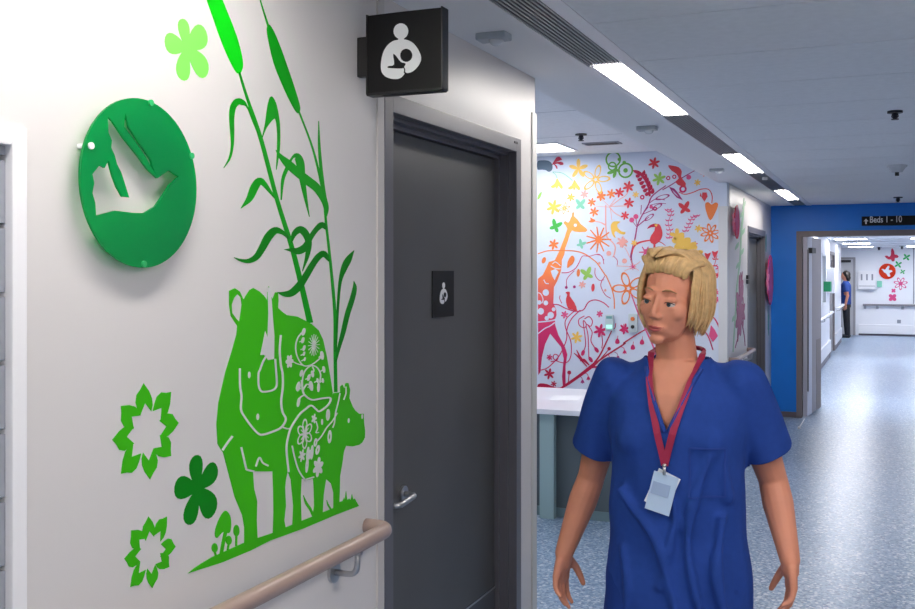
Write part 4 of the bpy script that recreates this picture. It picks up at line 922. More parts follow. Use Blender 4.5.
def vleaves(P, m):
    A = Art(PM, (0, -1, 0), OFF); A.stroke(P, .6)
    for i in range(len(P)-1):
        for t in (.25, .75):
            x = P[i][0]*(1-t)+P[i+1][0]*t; y = P[i][1]*(1-t)+P[i+1][1]*t
            A.stroke([(x, y, .6), (x-2.2, y+.6, 1.3), (x-3.8, y-1, .3)]); A.stroke([(x, y, .6), (x+2, y+.4, 1.3), (x+3.6, y-1.2, .3)])
    A.done('leafy_vine', m, mur)
vleaves(Q_((218, 262), (235, 275), (222, 315), (230, 350), (225, 378)), M_pink); vleaves(Q_((335, 285), (315, 295), (300, 325), (285, 352)), M_pink); vleaves(Q_((408, 440), (392, 490), (360, 530)), M_red)
def bfly(c, s, m, rot=0):
    def f(A):
        for a, b, an, L in ((1, .45, 2.2, .8), (1, .45, .9, .8), (.7, .4, -2.5, .6), (.7, .4, -.7, .6)):
            a_2 = an+rot; A.ell(c, s*a*.5, s*b*.5, a_2, 0, 0, 0, (cos(a_2)*s*L*.5, sin(a_2)*s*L*.5), 12)
    part('butterfly', m, f)
bfly(N2((195, 222))[0], .085, M_grn, -.4); bfly(N2((455, 402))[0], .06, M_pgrn, -.5); bfly(N3((520, 150))[0], .085, M_lime, .3); bfly(N1((450, 560))[0], .075, M_pgrn); bfly(Q_((285, 262))[0], .08, M_red, .2)
def flower(c, r, m, n=6, h_=0, fat=.2, rot=.3, name='flower'): part(name, m, lambda A: A.petals(c, r, n, rot, fat, 0, 0, h_))
for x, y, r, m in ((168, 88, .052, M_red), (187, 147, .06, M_lime), (70, 178, .052, M_red), (72, 240, .048, M_red), (36, 200, .046, M_red), (57, 288, .04, M_red), (4, 205, .044, M_or), (98, 208, .03, M_yel), (333, 162, .03, M_yel), (360, 125, .036, M_pale), (337, 337, .034, M_yel),
                   (322, 398, .03, M_pink), (352, 482, .06, M_pale), (145, 428, .04, M_pink), (45, 388, .05, M_pale), (92, 392, .03, M_yel), (375, 600, .04, M_pink), (405, 580, .03, M_pink), (390, 540, .03, M_red), (410, 515, .028, M_red)):
    flower(Q_((x, y))[0], r, m)
for c, r, m in ((N5((55, 470))[0], .044, M_or), (N1((660, 465))[0], .042, M_or), (N1((565, 530))[0], .04, M_or), (N1((355, 480))[0], .04, M_yel), (N1((490, 450))[0], .04, M_pale), (N1((180, 580))[0], .07, M_yel), (N2((590, 70))[0], .045, M_or), (N3((470, 250))[0], .035, M_pale),
                (N3((290, 555))[0], .036, M_mag), (N3((645, 545))[0], .03, M_mag), (N4((435, 140))[0], .062, M_mag), (N4((90, 432))[0], .052, M_crim), (N4((195, 32))[0], .036, M_pink), (N4((275, 185))[0], .055, M_yel), (N4((432, 28))[0], .03, M_pink), (N4((600, 128))[0], .05, M_mag), (N7((25, 478))[0], .04, M_mag), (N7((330, 290))[0], .075, M_crim), (N2((180, 400))[0], .05, M_or), (N4((92, 320))[0], .03, M_mag), (N4((120, 500))[0], .03, M_crim), (N6((278, 385))[0], .045, M_pale)):
    flower(c, r, m)
flower(Q_((382, 355))[0], .085, M_or, 8, .55, .2, .2); flower(N7((220, 192))[0], .15, M_or, 5, .72, .24, 1.9, 'outlined_daisy'); flower(N1((605, 300))[0], .135, M_yel, 5, .7, .2, 1.3, 'outlined_daisy'); flower(N1((290, 590))[0], .055, M_yel, 6, .6)
flower(N1((430, 190))[0], .09, M_yel, 5, 0, .2, .3)
part('flower_stem', M_pink, lambda A: A.stroke(N7((238, 230, 1), (290, 370, 1.3), (340, 480, 1.5), (385, 580, 1.5), (400, 640, 1.5))))
for x, y in ((215, 350), (390, 365)):
    def tulip(A): A.stroke(N1((x, y-60, .8), (x-15, y, 3), (x-45, y+22, 3), (x-66, y+18, .6))); A.stroke(N1((x, y-60, .8), (x-2, y, 3), (x-4, y+45, .8))); A.stroke(N1((x, y-60, .8), (x+18, y-10, 3), (x+42, y+25, 3), (x+50, y+45, .6)))
    part('tulip', M_yel, tulip)
part('flower_stem', M_pgrn, lambda A: (A.stroke(N1((215, 290), (200, 250), (170, 225)), .6), A.stroke(N1((170, 222), (260, 232), (330, 275), (370, 310)), .7)))
part('spray_bloom', M_crim, lambda A: (A.stroke(N1((165, 150, .8), (200, 110, 2.6), (230, 90, 4.5), (262, 98, 1))), A.stroke(N1((170, 145, .8), (220, 130, 2), (262, 140, 3.4), (268, 152, .8))), A.stroke(N1((185, 145, .6), (205, 165, 1.6), (215, 190, 1)))))
part('slate_cloud', M_cloud, lambda A: A.poly(N1((16, 118), (60, 105), (120, 108), (155, 130), (168, 170), (160, 205), (130, 222), (100, 205), (60, 200), (16, 195)), smooth=3))
part('leaf', M_lime, lambda A: A.poly(N1((15, 505), (22, 460), (52, 425), (60, 432), (45, 480)), smooth=2))
def bigfly(A):
    for x, y, a, s in ((155, 225, 3.4, .075), (200, 190, 1.2, .06), (190, 245, -1.9, .07), (215, 205, -.4, .06)): A.ell(N5((x, y))[0], s*.5, s*.2, a)
    A.circle(N5((300, 207))[0], .068, 0, 0, 24, .78); A.circle(N5((300, 207))[0], .02); A.circle(N5((175, 95))[0], .07, 0, 0, 24, .8); A.circle(N5((165, 165))[0], .04, 0, 0, 18, .7)
    A.circle(N5((235, 95))[0], .014); A.circle(N5((287, 128))[0], .016)
part('ornate_butterfly', mat('leaf_green_print', (96, 164, 60), .45), bigfly)
part('starburst', M_or, lambda A: (A.burst(N2((635, 350))[0], .115, 11, 0, 0, .07), A.circle(N2((635, 350))[0], .03)))
for x, y, r in ((15, 350, 0), (500, 478, .055)):
    if r: part('starburst', M_pink, lambda A: A.burst(N6((x, y))[0], r, 6, 0, 0, .12))
part('starburst', M_pink, lambda A: A.burst(N7((250, 46))[0], .03, 8, 0, 0, .12))
part('tulip', M_or, lambda A: A.poly(N2((530, 165), (555, 155), (550, 125), (575, 140), (600, 150), (592, 170), (560, 178)), smooth=2))
part('petal_drop', M_or, lambda A: A.poly(N3((318, 80), (322, 20), (345, -25), (372, -45), (392, -10), (375, 35), (345, 60)), smooth=3))
for x, y, m in ((430, 130, M_or), (578, 280, M_red)): part('petal_drop', m, lambda A: A.ell(N3((x, y))[0], .035, .015, 1.5))
part('petal_drop', M_or, lambda A: A.ell(N2((80, 560))[0], .03, .018, 1.2))
for x, y in ((308, 278), (390, 272)): part('berry', M_plum, lambda A: A.circle(N3((x, y))[0], .013))
for x, y in ((300, 345), (240, 300)): pass
part('dragonfly', M_crim, lambda A: (A.stroke(N4((258, 292, .6), (290, 320, 1.6), (345, 383, 1))), A.stroke(N4((275, 270, .6), (300, 320, 2), (325, 345, 1.2), (360, 375, .5))), A.stroke(N4((300, 345, 1), (325, 335, 1.6), (362, 372, .5)))))
for x, y, s in ((255, 365, .065), (275, 385, .07), (290, 420, .1), (320, 435, .08), (300, 402, .07), (262, 392, .06)): flower(Q_((x, y))[0], s, M_yel, 5, 0, .26)
for x, y in ((400, 435), (372, 442)): part('trumpet_flower', M_red, lambda A: A.poly(Q_((x-12, y-12), (x, y-8), (x+13, y-14), (x+5, y+6), (x-2, y+16)), smooth=2))
# lower right of the mural beside the woman's head
part('vine', M_mag, lambda A: (A.stroke([(706, 316, .6), (714, 318, 1.2), (720, 330, 1.4), (722, 345, 1)]), A.stroke([(700, 326, .6), (708, 336, 1), (713, 350, 1)])))
part('heart', M_pink, lambda A: A.poly([(711, 325), (715, 330), (718, 336), (713, 342), (709, 336)]))
for x, y in ((717, 300), (713, 284), (719, 268), (705, 262)): flower((x, y), .03, M_pink)

# call points on the mural wall
def callpt(px, py, w_, h_, lab, kind):
    a, b = onY(px-w_/2, py-h_/2, YM), onY(px+w_/2, py+h_/2, YM)
    o = thing('wall_call_point', ((a.x+b.x)/2, YM, (a.z+b.z)/2), lab, 'call point')
    bm = bmesh.new(); box(bm, a.x, b.x, YM-.03, YM-.003, b.z, a.z, 0, .008); obj('housing', bm, mat('pale_unit', (196, 208, 212), .35), o)
    cx = (a.x+b.x)/2
    if kind:
        bm = bmesh.new(); box(bm, cx-.026, cx+.026, YM-.034, YM-.029, b.z+.02, b.z+.05, 0, .003); obj('green_indicator', bm, emit('green_led', (90, 235, 190), .8), o)
        bm = bmesh.new(); box(bm, cx-.026, cx+.026, YM-.034, YM-.029, a.z-.035, a.z-.012, 0, .003); obj('button', bm, mat('teal_button', (110, 160, 160), .4), o)
    else:
        bm = bmesh.new(); disc_rod(bm, (cx, YM-.033, a.z-.045), (0, 1, 0), .018, .008, 16); obj('orange_button', bm, mat('orange_button', (236, 120, 50), .4), o)
        bm = bmesh.new(); disc_rod(bm, (cx, YM-.033, b.z+.05), (0, 1, 0), .016, .008, 16); obj('black_button', bm, M_dark, o)
callpt(610, 322.5, 8, 16, 'pale wall unit with a glowing green light at the foot of the mural', True)
callpt(633.5, 323, 9, 19, 'pale wall unit with orange and black buttons on the mural beside the walking woman', False)
# ------------------------------------------------------------------ people
def skin_mat(name, rgb):
    m = mat(name, rgb, .5, spec=.35, noise=(14, .06)); m.node_tree.nodes['Principled BSDF'].inputs['Subsurface Weight'].default_value = .08
    m.node_tree.nodes['Principled BSDF'].inputs['Subsurface Radius'].default_value = (.02, .008, .004); return m
M_skin = skin_mat('skin', (206, 138, 112)); M_lips = mat('lips', (166, 78, 76), .4)
M_scrub = mat('blue_scrub_cotton', (33, 64, 140), .85, spec=.2, noise=(55, .05)); M_trou = mat('blue_scrub_trousers', (30, 58, 132), .85, spec=.2)
M_hair = mat('blonde_hair', (204, 168, 118), .55, noise=(60, .18)); M_dhair = mat('dark_hair', (26, 20, 20), .5, noise=(60, .2))
def cap_(bm, p0, r0, p1, r1, n=14):
    p0, p1 = Vector(p0), Vector(p1); d = p1-p0; L = d.length
    ball(bm, p0, r0, n); ball(bm, p1, r1, n)
    if L > 1e-5:
        q = d.normalized().to_track_quat('Z', 'Y').to_matrix().to_4x4()
        bmesh.ops.create_cone(bm, cap_ends=True, segments=n, radius1=r0, radius2=r1, depth=L, matrix=Matrix.Translation((p0+p1)/2) @ q)
def loft(bm, rings, n=28):
    """rings: (cx, cy, z, rx, ry)"""
    R = [[bm.verts.new((cx+rx*cos(2*pi*k/n), cy+ry*sin(2*pi*k/n), z)) for k in range(n)] for cx, cy, z, rx, ry in rings]
    for a, b in zip(R, R[1:]):
        for k in range(n): bm.faces.new((a[k], a[(k+1) % n], b[(k+1) % n], b[k]))
    bm.faces.new(R[0][::-1]); bm.faces.new(R[-1])
def fuse(bm, voxel, smooth=6, fac=.5):
    """fuse overlapping closed shapes into one continuous skin, returned as bmesh"""
    bmesh.ops.recalc_face_normals(bm, faces=bm.faces[:])
    me = bpy.data.meshes.new('tmp'); bm.to_mesh(me); bm.free(); o = bpy.data.objects.new('tmp', me); COL.objects.link(o)
    m = o.modifiers.new('r', 'REMESH'); m.mode = 'VOXEL'; m.voxel_size = voxel; m.adaptivity = 0
    if smooth: s = o.modifiers.new('s', 'SMOOTH'); s.factor = fac; s.iterations = smooth
    bpy.context.view_layer.update(); dg = bpy.context.evaluated_depsgraph_get()
    out = bpy.data.meshes.new_from_object(o.evaluated_get(dg)); bpy.data.objects.remove(o); bpy.data.meshes.remove(me)
    b = bmesh.new(); b.from_mesh(out); bpy.data.meshes.remove(out); return b
def cut(bm, co, no, limit=None):
    """remove the side the normal points to (only geometry passing limit(face centre))"""
    geom = bm.verts[:]+bm.edges[:]+bm.faces[:]
    bmesh.ops.bisect_plane(bm, geom=geom, plane_co=co, plane_no=no, clear_outer=(limit is None))
    if limit:
        no = Vector(no); co = Vector(co)
        kill = [f for f in bm.faces if (f.calc_center_median()-co).dot(no) > 0 and limit(f.calc_center_median())]
        bmesh.ops.delete(bm, geom=kill, context='FACES')
def thicken(o, t=.003):
    m = o.modifiers.new('thickness', 'SOLIDIFY'); m.thickness = t; m.offset = -1
def hand(bm, wrist, fdir, pdir, s=1.0, curl=.5, side=1, spread=.12):
    """palm and five fingers. fdir along the fingers, pdir out of the palm, side=+1 thumb towards fdir x pdir"""
    f = Vector(fdir).normalized(); p = Vector(pdir); p = (p-f*p.dot(f)).normalized(); r = f.cross(p).normalized()*side
    wpt = Vector(wrist)
    def at(a, b, c): return wpt + f*a*s + r*b*s + p*c*s
    cap_(bm, at(0, 0, 0), .024*s, at(.03, .002, 0), .024*s)
    for b in (-.028, -.01, .009, .027):
        cap_(bm, at(.02, b*.62, 0), .0145*s, at(.082-abs(b-.005)*.35, b, .0), .0115*s)
    for i, (b, L, a0) in enumerate(((.029, .068, .083), (.0095, .076, .088), (-.0105, .070, .083), (-.029, .054, .074))):
        q = at(a0, b, 0); ang = 0; segs = (.46, .30, .24); sp = (b/.03)*spread
        for j, sg in enumerate(segs):
            ang += curl*(.45, .75, .55)[j]*(1+.12*i)
            d = (f*cos(ang) + p*sin(ang) + r*sp*cos(ang)).normalized()
            q2 = q + d*L*sg*s; cap_(bm, q, (.0098-.0012*j)*s, q2, (.0090-.0013*j)*s, 12); q = q2
    q = at(.018, .022, .004); d1 = (f*.62+r*.72+p*.35).normalized(); q1 = q+d1*.04*s; cap_(bm, q, .0155*s, q1, .0115*s)
    d2 = (f*.85+r*.35+p*.45).normalized(); q2 = q1+d2*.03*s; cap_(bm, q1, .0112*s, q2, .010*s); d3 = (f*.9+r*.1+p*.5).normalized(); cap_(bm, q2, .010*s, q2+d3*.022*s, .008*s)
def rotm(yaw, pitch, roll): return (Matrix.Rotation(yaw, 3, 'Z') @ Matrix.Rotation(pitch, 3, 'X') @ Matrix.Rotation(roll, 3, 'Y'))

# ---- walking woman -------------------------------------------------------
base = Vector((-.512, 2.62, 0))
wm = thing('person', base, 'blonde woman in blue scrubs and crimson lanyard walking down the corridor', 'person')
Wp = lambda x, y, z: base + Vector((x, y, z))
SR, SL_ = Vector((-.678, 2.625, 1.357)), Vector((-.352, 2.625, 1.362))
ER, EL = onY(591, 478, 2.72), onY(773, 480, 2.74)
WR, WL_ = onY(564, 553, 2.66), onY(790, 560, 2.66)
HC_ = Wp(-.008, -.035, 1.572); HR = rotm(radians(-15), radians(4), radians(7))
def H(x, y, z): return HC_ + HR @ Vector((x, y, z))
bm = bmesh.new()
# torso, hips and legs
loft(bm, [(base.x+a, base.y+b, z, rx, ry) for a, b, z, rx, ry in ((0, 0, .80, .150, .100), (0, 0, .90, .165, .110), (0, -.004, 1.0, .150, .098), (0, -.005, 1.08, .135, .090), (0, -.006, 1.18, .146, .098), (0, -.008, 1.27, .158, .104), (0, -.002, 1.34, .158, .092), (0, .004, 1.385, .125, .07), (0, .006, 1.42, .07, .055))])
for s_, S in ((-1, SR), (1, SL_)):
    ball(bm, Wp(s_*.075, -.07, 1.23), (.06, .05, .055), 16)
    cap_(bm, Wp(s_*.03, .012, 1.385), .03, S+Vector((-.012*s_, 0, -.018)), .040)
# legs: her right leg forward (towards the viewer), left leg pushing off behind
hips = {-1: Wp(-.085, 0, .86), 1: Wp(.085, 0, .86)}
kn = {-1: Wp(-.08, -.12, .48), 1: Wp(.085, .05, .47)}
an = {-1: Wp(-.07, -.16, .09), 1: Wp(.085, .30, .16)}
for s_ in (-1, 1):
    cap_(bm, hips[s_], .085, kn[s_], .055); cap_(bm, kn[s_], .054, an[s_], .036)
    d = Vector((0, -1, -.05)) if s_ < 0 else Vector((0, -.8, -.6)); cap_(bm, an[s_]+Vector((0, .02, -.04)), .034, an[s_]+d*.13+Vector((0, 0, -.045)), .03)
# arms and hands
for S, E, Wr, sd in ((SR, ER, WR, -1), (SL_, EL, WL_, 1)):
    cap_(bm, S, .052, S.lerp(E, .5), .046); cap_(bm, S.lerp(E, .5), .046, E, .037); cap_(bm, E, .038, E.lerp(Wr, .3), .040); cap_(bm, E.lerp(Wr, .3), .040, Wr, .0255)
hand(bm, WR, (-.10, -.10, -1), (.9, -.25, -.1), .92, .42, -1)
hand(bm, WL_, (.06, -.12, -1), (-.9, -.3, -.1), .92, .5, 1)
# neck, head
cap_(bm, Wp(0, .012, 1.38), .054, H(0, .022, -.07), .05, 20)
def hb(c, r, seg=24): ball(bm, H(*c), r, seg, rot=HR)
hb((0, .020, .034), (.073, .089, .080)); hb((0, -.022, -.018), (.0615, .064, .080)); hb((0, -.026, -.066), (.047, .050, .034)); hb((0, -.068, -.091), (.019, .017, .014)); hb((0, -.062, -.058), (.031, .024, .026))
for s_ in (-1, 1):
    hb((s_*.038, -.047, -.018), (.025, .027, .026)); hb((s_*.072, .012, -.005), (.008, .018, .030)); hb((s_*.024, -.0685, .030), (.020, .011, .009)); hb((s_*.0105, -.090, -.031), (.008, .009, .0065))
    hb((s_*.030, -.0690, .0115), (.0165, .0135, .0075)); hb((s_*.030, -.0680, -.0060), (.0160, .0115, .0058))
cap_(bm, H(0, -.076, .020), .0075, H(0, -.097, -.022), .0088); hb((0, -.095, -.027), (.0105, .009, .0075)); cap_(bm, H(0, -.078, -.032), .012, H(0, -.080, -.055), .012)
hb((0, -.0815, -.0575), (.022, .010, .0050)); hb((0, -.0805, -.0660), (.018, .010, .0058))
b = fuse(bm, .0034, 5)
body = obj('body', b, M_skin, wm, True)
# lips, eyes, brows
bm = bmesh.new()
tube(bm, [H(-.0225, -.0790, -.0575), H(-.011, -.0890, -.0580), H(-.004, -.0910, -.0570), H(0, -.0908, -.0580), H(.004, -.0910, -.0570), H(.011, -.0890, -.0580), H(.0225, -.0790, -.0575)], [.0008, .0028, .0034, .0032, .0034, .0028, .0008], 10)
tube(bm, [H(-.0215, -.0785, -.0590), H(-.011, -.0865, -.0640), H(0, -.0890, -.0655), H(.011, -.0865, -.0640), H(.0215, -.0785, -.0590)], [.0008, .0036, .0044, .0036, .0008], 10)
obj('lips', bm, M_lips, wm)
for s_ in (-1, 1):
    bm = bmesh.new(); ball(bm, H(s_*.030, -.0670, .0020), .0125, 20); d = HR @ Vector((0, -1, 0))
    disc_rod(bm, H(s_*.030, -.0670, .0020)+d*.0112, d, .0056, .0022, 18, 1); disc_rod(bm, H(s_*.030, -.0670, .0020)+d*.0118, d, .0026, .0022, 14, 2)
    obj('eye', bm, [mat('eye_white', (210, 200, 194), .2), mat('iris', (70, 84, 96), .2), M_dark], wm)
    bm = bmesh.new(); tube(bm, [H(s_*.0165, -.0790, .0035), H(s_*.024, -.0828, .0070), H(s_*.031, -.0830, .0078), H(s_*.039, -.0800, .0062), H(s_*.0455, -.0735, .0025)], [.0006, .0012, .0014, .0014, .0008], 6); obj('eyelashes', bm, mat('lash_brown', (70, 46, 38), .6), wm)
    bm = bmesh.new(); tube(bm, [H(s_*.013, -.0835, .0335), H(s_*.022, -.0845, .037), H(s_*.033, -.081, .0375), H(s_*.046, -.070, .031)], [.0014, .0024, .0022, .0008], 8); obj('eyebrow', bm, mat('brow_hair', (150, 116, 80), .6), wm)
# hair
bm = bmesh.new()
ball(bm, H(0, .030, .040), (.078, .088, .078), 28, rot=HR)
ball(bm, H(0, .055, -.01), (.068, .058, .085), 24, rot=HR)
rnd = random.Random(5)
def lock(p, r): tube(bm, p, r, 8, sy=.5)
def catm(P, n=5):
    P = [Vector(p) for p in P]; E = [2*P[0]-P[1]]+P+[2*P[-1]-P[-2]]; out = []
    for i in range(1, len(E)-2):
        a, b_, c, d = E[i-1:i+3]
        for k in range(n):
            t = k/n; out.append(.5*((2*b_)+(-a+c)*t+(2*a-5*b_+4*c-d)*t*t+(-a+3*b_-3*c+d)*t**3))
    out.append(P[-1]); return out
def taper(n, r): return [r*(.35+.65*sin(pi*min(1, (i/(n-1))*.9+.12))**.7) if i < n-1 else r*.1 for i in range(n)]
for k in range(240):
    s_ = -1 if k % 2 else 1
    u = k/240.
    ph = radians(-40 + 128*u + rnd.uniform(-3, 3))                # angle round the head, temple to back
    ex, ey = cos(ph), sin(ph); j = lambda a: rnd.uniform(-a, a)
    px_ = -.030*(1-u)
    top = (px_+s_*.004, -.060+.115*u, .114+.018*sin(pi*min(1, u*1.6)))
    out = .004*sin(u*40)
    drop = -.088+.022*(1-u)+j(.014)
    P = [top, (px_*.5+s_*(.034+.008*ex), -.030*(1-u)+ey*.03+.012, .130-.004*(1-u)+j(.003)), (s_*(.066*ex+.012), .026+ey*.078, .092+j(.004)), (s_*(.087*ex+.002+out), .026+ey*.094, .035+j(.004)), (s_*(.086*ex+j(.004)+out), .028+ey*.092, -.030), (s_*(.070*ex+j(.006)), .030+ey*.072+j(.006), drop)]
    C = catm([H(*p) for p in P]); lock(C, taper(len(C), .0066+j(.0016)))
for k in range(60):                                                # hair swept up and back from the hairline
    u = k/59.; x0_ = -.058+.112*u
    hz = .080-.30*(x0_+.004)**2*12
    P = [(x0_, -.058+abs(x0_)*.30, hz-.002+j(.004)), (x0_*1.02+.004, -.059+abs(x0_)*.30+j(.002), hz+.016), (x0_*1.12+.010*(1 if x0_ > -.03 else -1), -.040+abs(x0_)*.2, hz+.035+j(.004)), (x0_*1.22+.012*(1 if x0_ > -.03 else -1), .0, .122-abs(x0_)*.35), (x0_*1.25, .05, .112-abs(x0_)*.35), (x0_*1.2, .09, .06)]
    C = catm([H(*p) for p in P]); lock(C, taper(len(C), .0060+j(.001)))
obj('hair', bm, M_hair, wm, True)
# scrub top
bm = bmesh.new()
loft(bm, [(base.x+a, base.y+b_, z, rx, ry) for a, b_, z, rx, ry in ((0, 0, .68, .196, .150), (0, 0, .76, .192, .146), (0, 0, .86, .186, .140), (0, -.003, .97, .178, .128), (0, -.006, 1.07, .172, .122), (0, -.010, 1.17, .172, .128), (0, -.012, 1.25, .178, .132), (0, -.008, 1.32, .178, .118), (0, 0, 1.37, .150, .094), (0, .006, 1.405, .10, .075), (0, .010, 1.44, .075, .066))])
for s_, S, E in ((-1, SR, ER), (1, SL_, EL)):
    ball(bm, Wp(s_*.075, -.078, 1.225), (.068, .058, .065), 16)
    cap_(bm, Wp(s_*.06, .008, 1.382), .040, S+Vector((-.010*s_, 0, -.012)), .057); e_1 = S.lerp(E, .69); ball(bm, S, .064, 18); bmesh.ops.create_cone(bm, cap_ends=True, segments=20, radius1=.064, radius2=.076, depth=(e_1-S).length, matrix=Matrix.Translation((S+e_1)/2) @ (e_1-S).normalized().to_track_quat('Z', 'Y').to_matrix().to_4x4())
# soft folds
for P, r in (((( -.13, -.105, 1.10), (-.03, -.135, .98), (.03, -.15, .80)), .013), (((.10, -.12, 1.20), (.05, -.135, 1.0), (.09, -.14, .78)), .012), (((.13, -.10, 1.05), (.12, -.12, .90), (.15, -.10, .76)), .014), (((-.12, -.10, .95), (-.10, -.12, .84), (-.12, -.11, .74)), .012), (((-.02, -.128, 1.16), (.02, -.135, 1.04), (-.02, -.142, .86)), .010), (((.15, -.06, 1.28), (.13, -.09, 1.18), (.14, -.08, 1.08)), .013)):
    tube(bm, catm([Wp(*p) for p in P], 6), r, 10)
b = fuse(bm, .006, 10)
for v in b.verts:
    p = v.co-base; v.co += v.normal*(.0028*sin(p.z*34+p.x*22+sin(p.x*31)*1.3)*max(0, 1-abs(p.z-1.0)/.45) + .0022*sin(p.x*60+p.z*18+p.y*20))
cut(b, Wp(0, 0, .735), (0, 0, -1))
for S, E in ((SR, ER), (SL_, EL)):
    d = (E-S).normalized(); c0 = S.lerp(E, .66); cut(b, c0, d, lambda c, c0=c0: (c-c0).length < .16 and ((c.x-base.x)/.18)**2+((c.y-base.y)/.132)**2 > 1)
zV, zT, hw = 1.255, 1.405, .064
def inv(c): return c.y < base.y+.02 and c.z > zV-.01 and abs(c.x-base.x) < .12
slope = hw/(zT-zV)
# neck opening: V in front, round at the back
for s_ in (-1, 1):
    no = Vector((s_*1.0, 0, -slope)).normalized(); bmesh.ops.bisect_plane(b, geom=b.verts[:]+b.edges[:]+b.faces[:], plane_co=Wp(0, 0, zV), plane_no=no)
kill = []
for f_ in b.faces:
    c = f_.calc_center_median()-base
    if c.y < .015 and c.z > zV and abs(c.x) < slope*(c.z-zV): kill.append(f_)
    elif c.z > 1.395 and (c.x/.072)**2+((c.y-.012)/.070)**2 < 1.0: kill.append(f_)
    elif c.z > 1.425: kill.append(f_)
bmesh.ops.delete(b, geom=kill, context='FACES')
bmesh.ops.delete(b, geom=[v for v in b.verts if not v.link_faces], context='VERTS')
# bound edge of the neckline
edge_pts = []
surf = BVHTree.FromBMesh(b)
top_o = obj('scrub_top', b, M_scrub, wm, True); thicken(top_o, .003)
bodyb = bmesh.new(); bodyb.from_mesh(body.data); bsurf = BVHTree.FromBMesh(bodyb); bodyb.free()
def front(x, z, off=.004):
    best = None
    for T in (surf, bsurf):
        h_ = T.ray_cast(Vector((base.x+x, base.y-.6, z)), Vector((0, 1, 0)), .62)
        if h_[0] is not None and (best is None or h_[0].y < best): best = h_[0].y
    return Vector((base.x+x, (best if best is not None else base.y-.08)-off, z))
bm = bmesh.new()
for s_ in (-1, 1):
    P = []
    for k in range(14):
        u = k/13; z = zV-.004+(zT-zV+.0)*u; x = s_*(slope*(z-zV)+.007); P.append(front(x, z, .0))
    tube(bm, P, .0055, 8)
obj('neckline_binding', bm, mat('dark_scrub_binding', (22, 56, 138), .85), wm)
# sleeve hems
bm = bmesh.new(); xh = front(.095, 1.20)
# chest pocket seams
def ribbon(bm, P, wd, t=.0015, side=Vector((1, 0, 0))):
    rows = []
    for i, p in enumerate(P):
        d = (P[min(i+1, len(P)-1)]-P[max(i-1, 0)]).normalized(); nrm = Vector((0, -1, 0)); sd = d.cross(nrm).normalized()*wd/2
        rows.append([bm.verts.new(p-sd), bm.verts.new(p+sd), bm.verts.new(p+sd+nrm*t), bm.verts.new(p-sd+nrm*t)])
    for a, c in zip(rows, rows[1:]):
        for k in range(4): bm.faces.new((a[k], a[(k+1) % 4], c[(k+1) % 4], c[k]))
    bm.faces.new(rows[0]); bm.faces.new(rows[-1])
for P in ([front(.055, 1.215-.01*k, .001) for k in range(13)], [front(.055+.01*k, 1.095, .001) for k in range(9)], [front(.055+.01*k, 1.215, .001) for k in range(9)], [front(.135, 1.215-.01*k, .001) for k in range(13)]): ribbon(bm, P, .004)
obj('pocket_seam', bm, MATS['dark_scrub_binding'], wm)
# trousers
bm = bmesh.new()
loft(bm, [(base.x, base.y, z, rx, ry) for z, rx, ry in ((.72, .15, .115), (.84, .176, .125), (.95, .165, .115), (1.0, .155, .105))])
for s_ in (-1, 1): cap_(bm, hips[s_], .103, kn[s_], .085, 18); cap_(bm, kn[s_], .085, an[s_]+Vector((0, 0, .0)), .078, 18)
b = fuse(bm, .008, 8)
for s_ in (-1, 1):
    d = (an[s_]-kn[s_]).normalized(); c0 = an[s_]+d*.01; cut(b, c0, d, lambda c, c0=c0, s_=s_: (c-c0).length < .16 and (c.x-base.x)*s_ > -.01)
o = obj('scrub_trousers', b, M_trou, wm, True); thicken(o, .003)
for s_ in (-1, 1):
    bm = bmesh.new(); d = Vector((0, -1, 0)) if s_ < 0 else Vector((0, -.8, -.6)).normalized(); a0 = an[s_]+Vector((0, .035, -.045)); cap_(bm, a0, .042, a0+d*.10, .046); cap_(bm, a0+d*.10, .046, a0+d*.19+Vector((0, 0, -.008)), .034)
    b = fuse(bm, .006, 4)
    lo = min(v.co.z for v in b.verts); cutz = lo+.012; cut(b, Vector((0, 0, cutz)), (0, 0, -1)) if s_ < 0 else None
    if s_ < 0:
        for v in b.verts: v.co.z -= cutz
        bmesh.ops.holes_fill(b, edges=[e for e in b.edges if e.is_boundary])
    else:
        for v in b.verts: v.co.z -= lo
    obj('shoe', b, mat('white_clog', (214, 214, 218), .5), wm, True)
# lanyard and badge
la = obj('lanyard', bmesh.new(), mat('crimson_lanyard', (150, 26, 66), .7), wm)
bm = bmesh.new()
A0 = onY(664, 466, 2.47); ax, az = A0.x-base.x, A0.z
for x0, m_ in ((-.064, 0), (.062, 0)):
    P = []
    n = 22
    for k in range(n+1):
        u = k/n; z = 1.415+(az-1.415)*u; x = x0*(1-u)**1.05+ax*u; P.append(front(x, z, .004))
    P = [Wp(x0*.95, .045, 1.44), Wp(x0*1.05, -.005, 1.437)]+P
    for i in range(3, len(P)-1): P[i].y = min(P[i].y, (P[i-1].y+P[i+1].y)/2)
    ribbon(bm, P, .017, .0015)
tube(bm, catm([Wp(-.064, .03, 1.442), Wp(-.045, .068, 1.445), Wp(0, .082, 1.447), Wp(.045, .068, 1.445), Wp(.062, .03, 1.442)]), .006, 8)
bmesh.ops.recalc_face_normals(bm, faces=bm.faces[:]); bm.to_mesh(la.data); bm.free()
tp = front(ax, az, .008); bm = bmesh.new(); tube(bm, [tp, tp+Vector((0, -.002, -.022))], .004, 8); ball(bm, tp, .006, 10); obj('badge_clip', bm, M_steel, la)
by = min(front(ax+dx, az-.07+dz, 0).y for dx in (-.05, 0, .04) for dz in (-.05, 0, .05))-.006
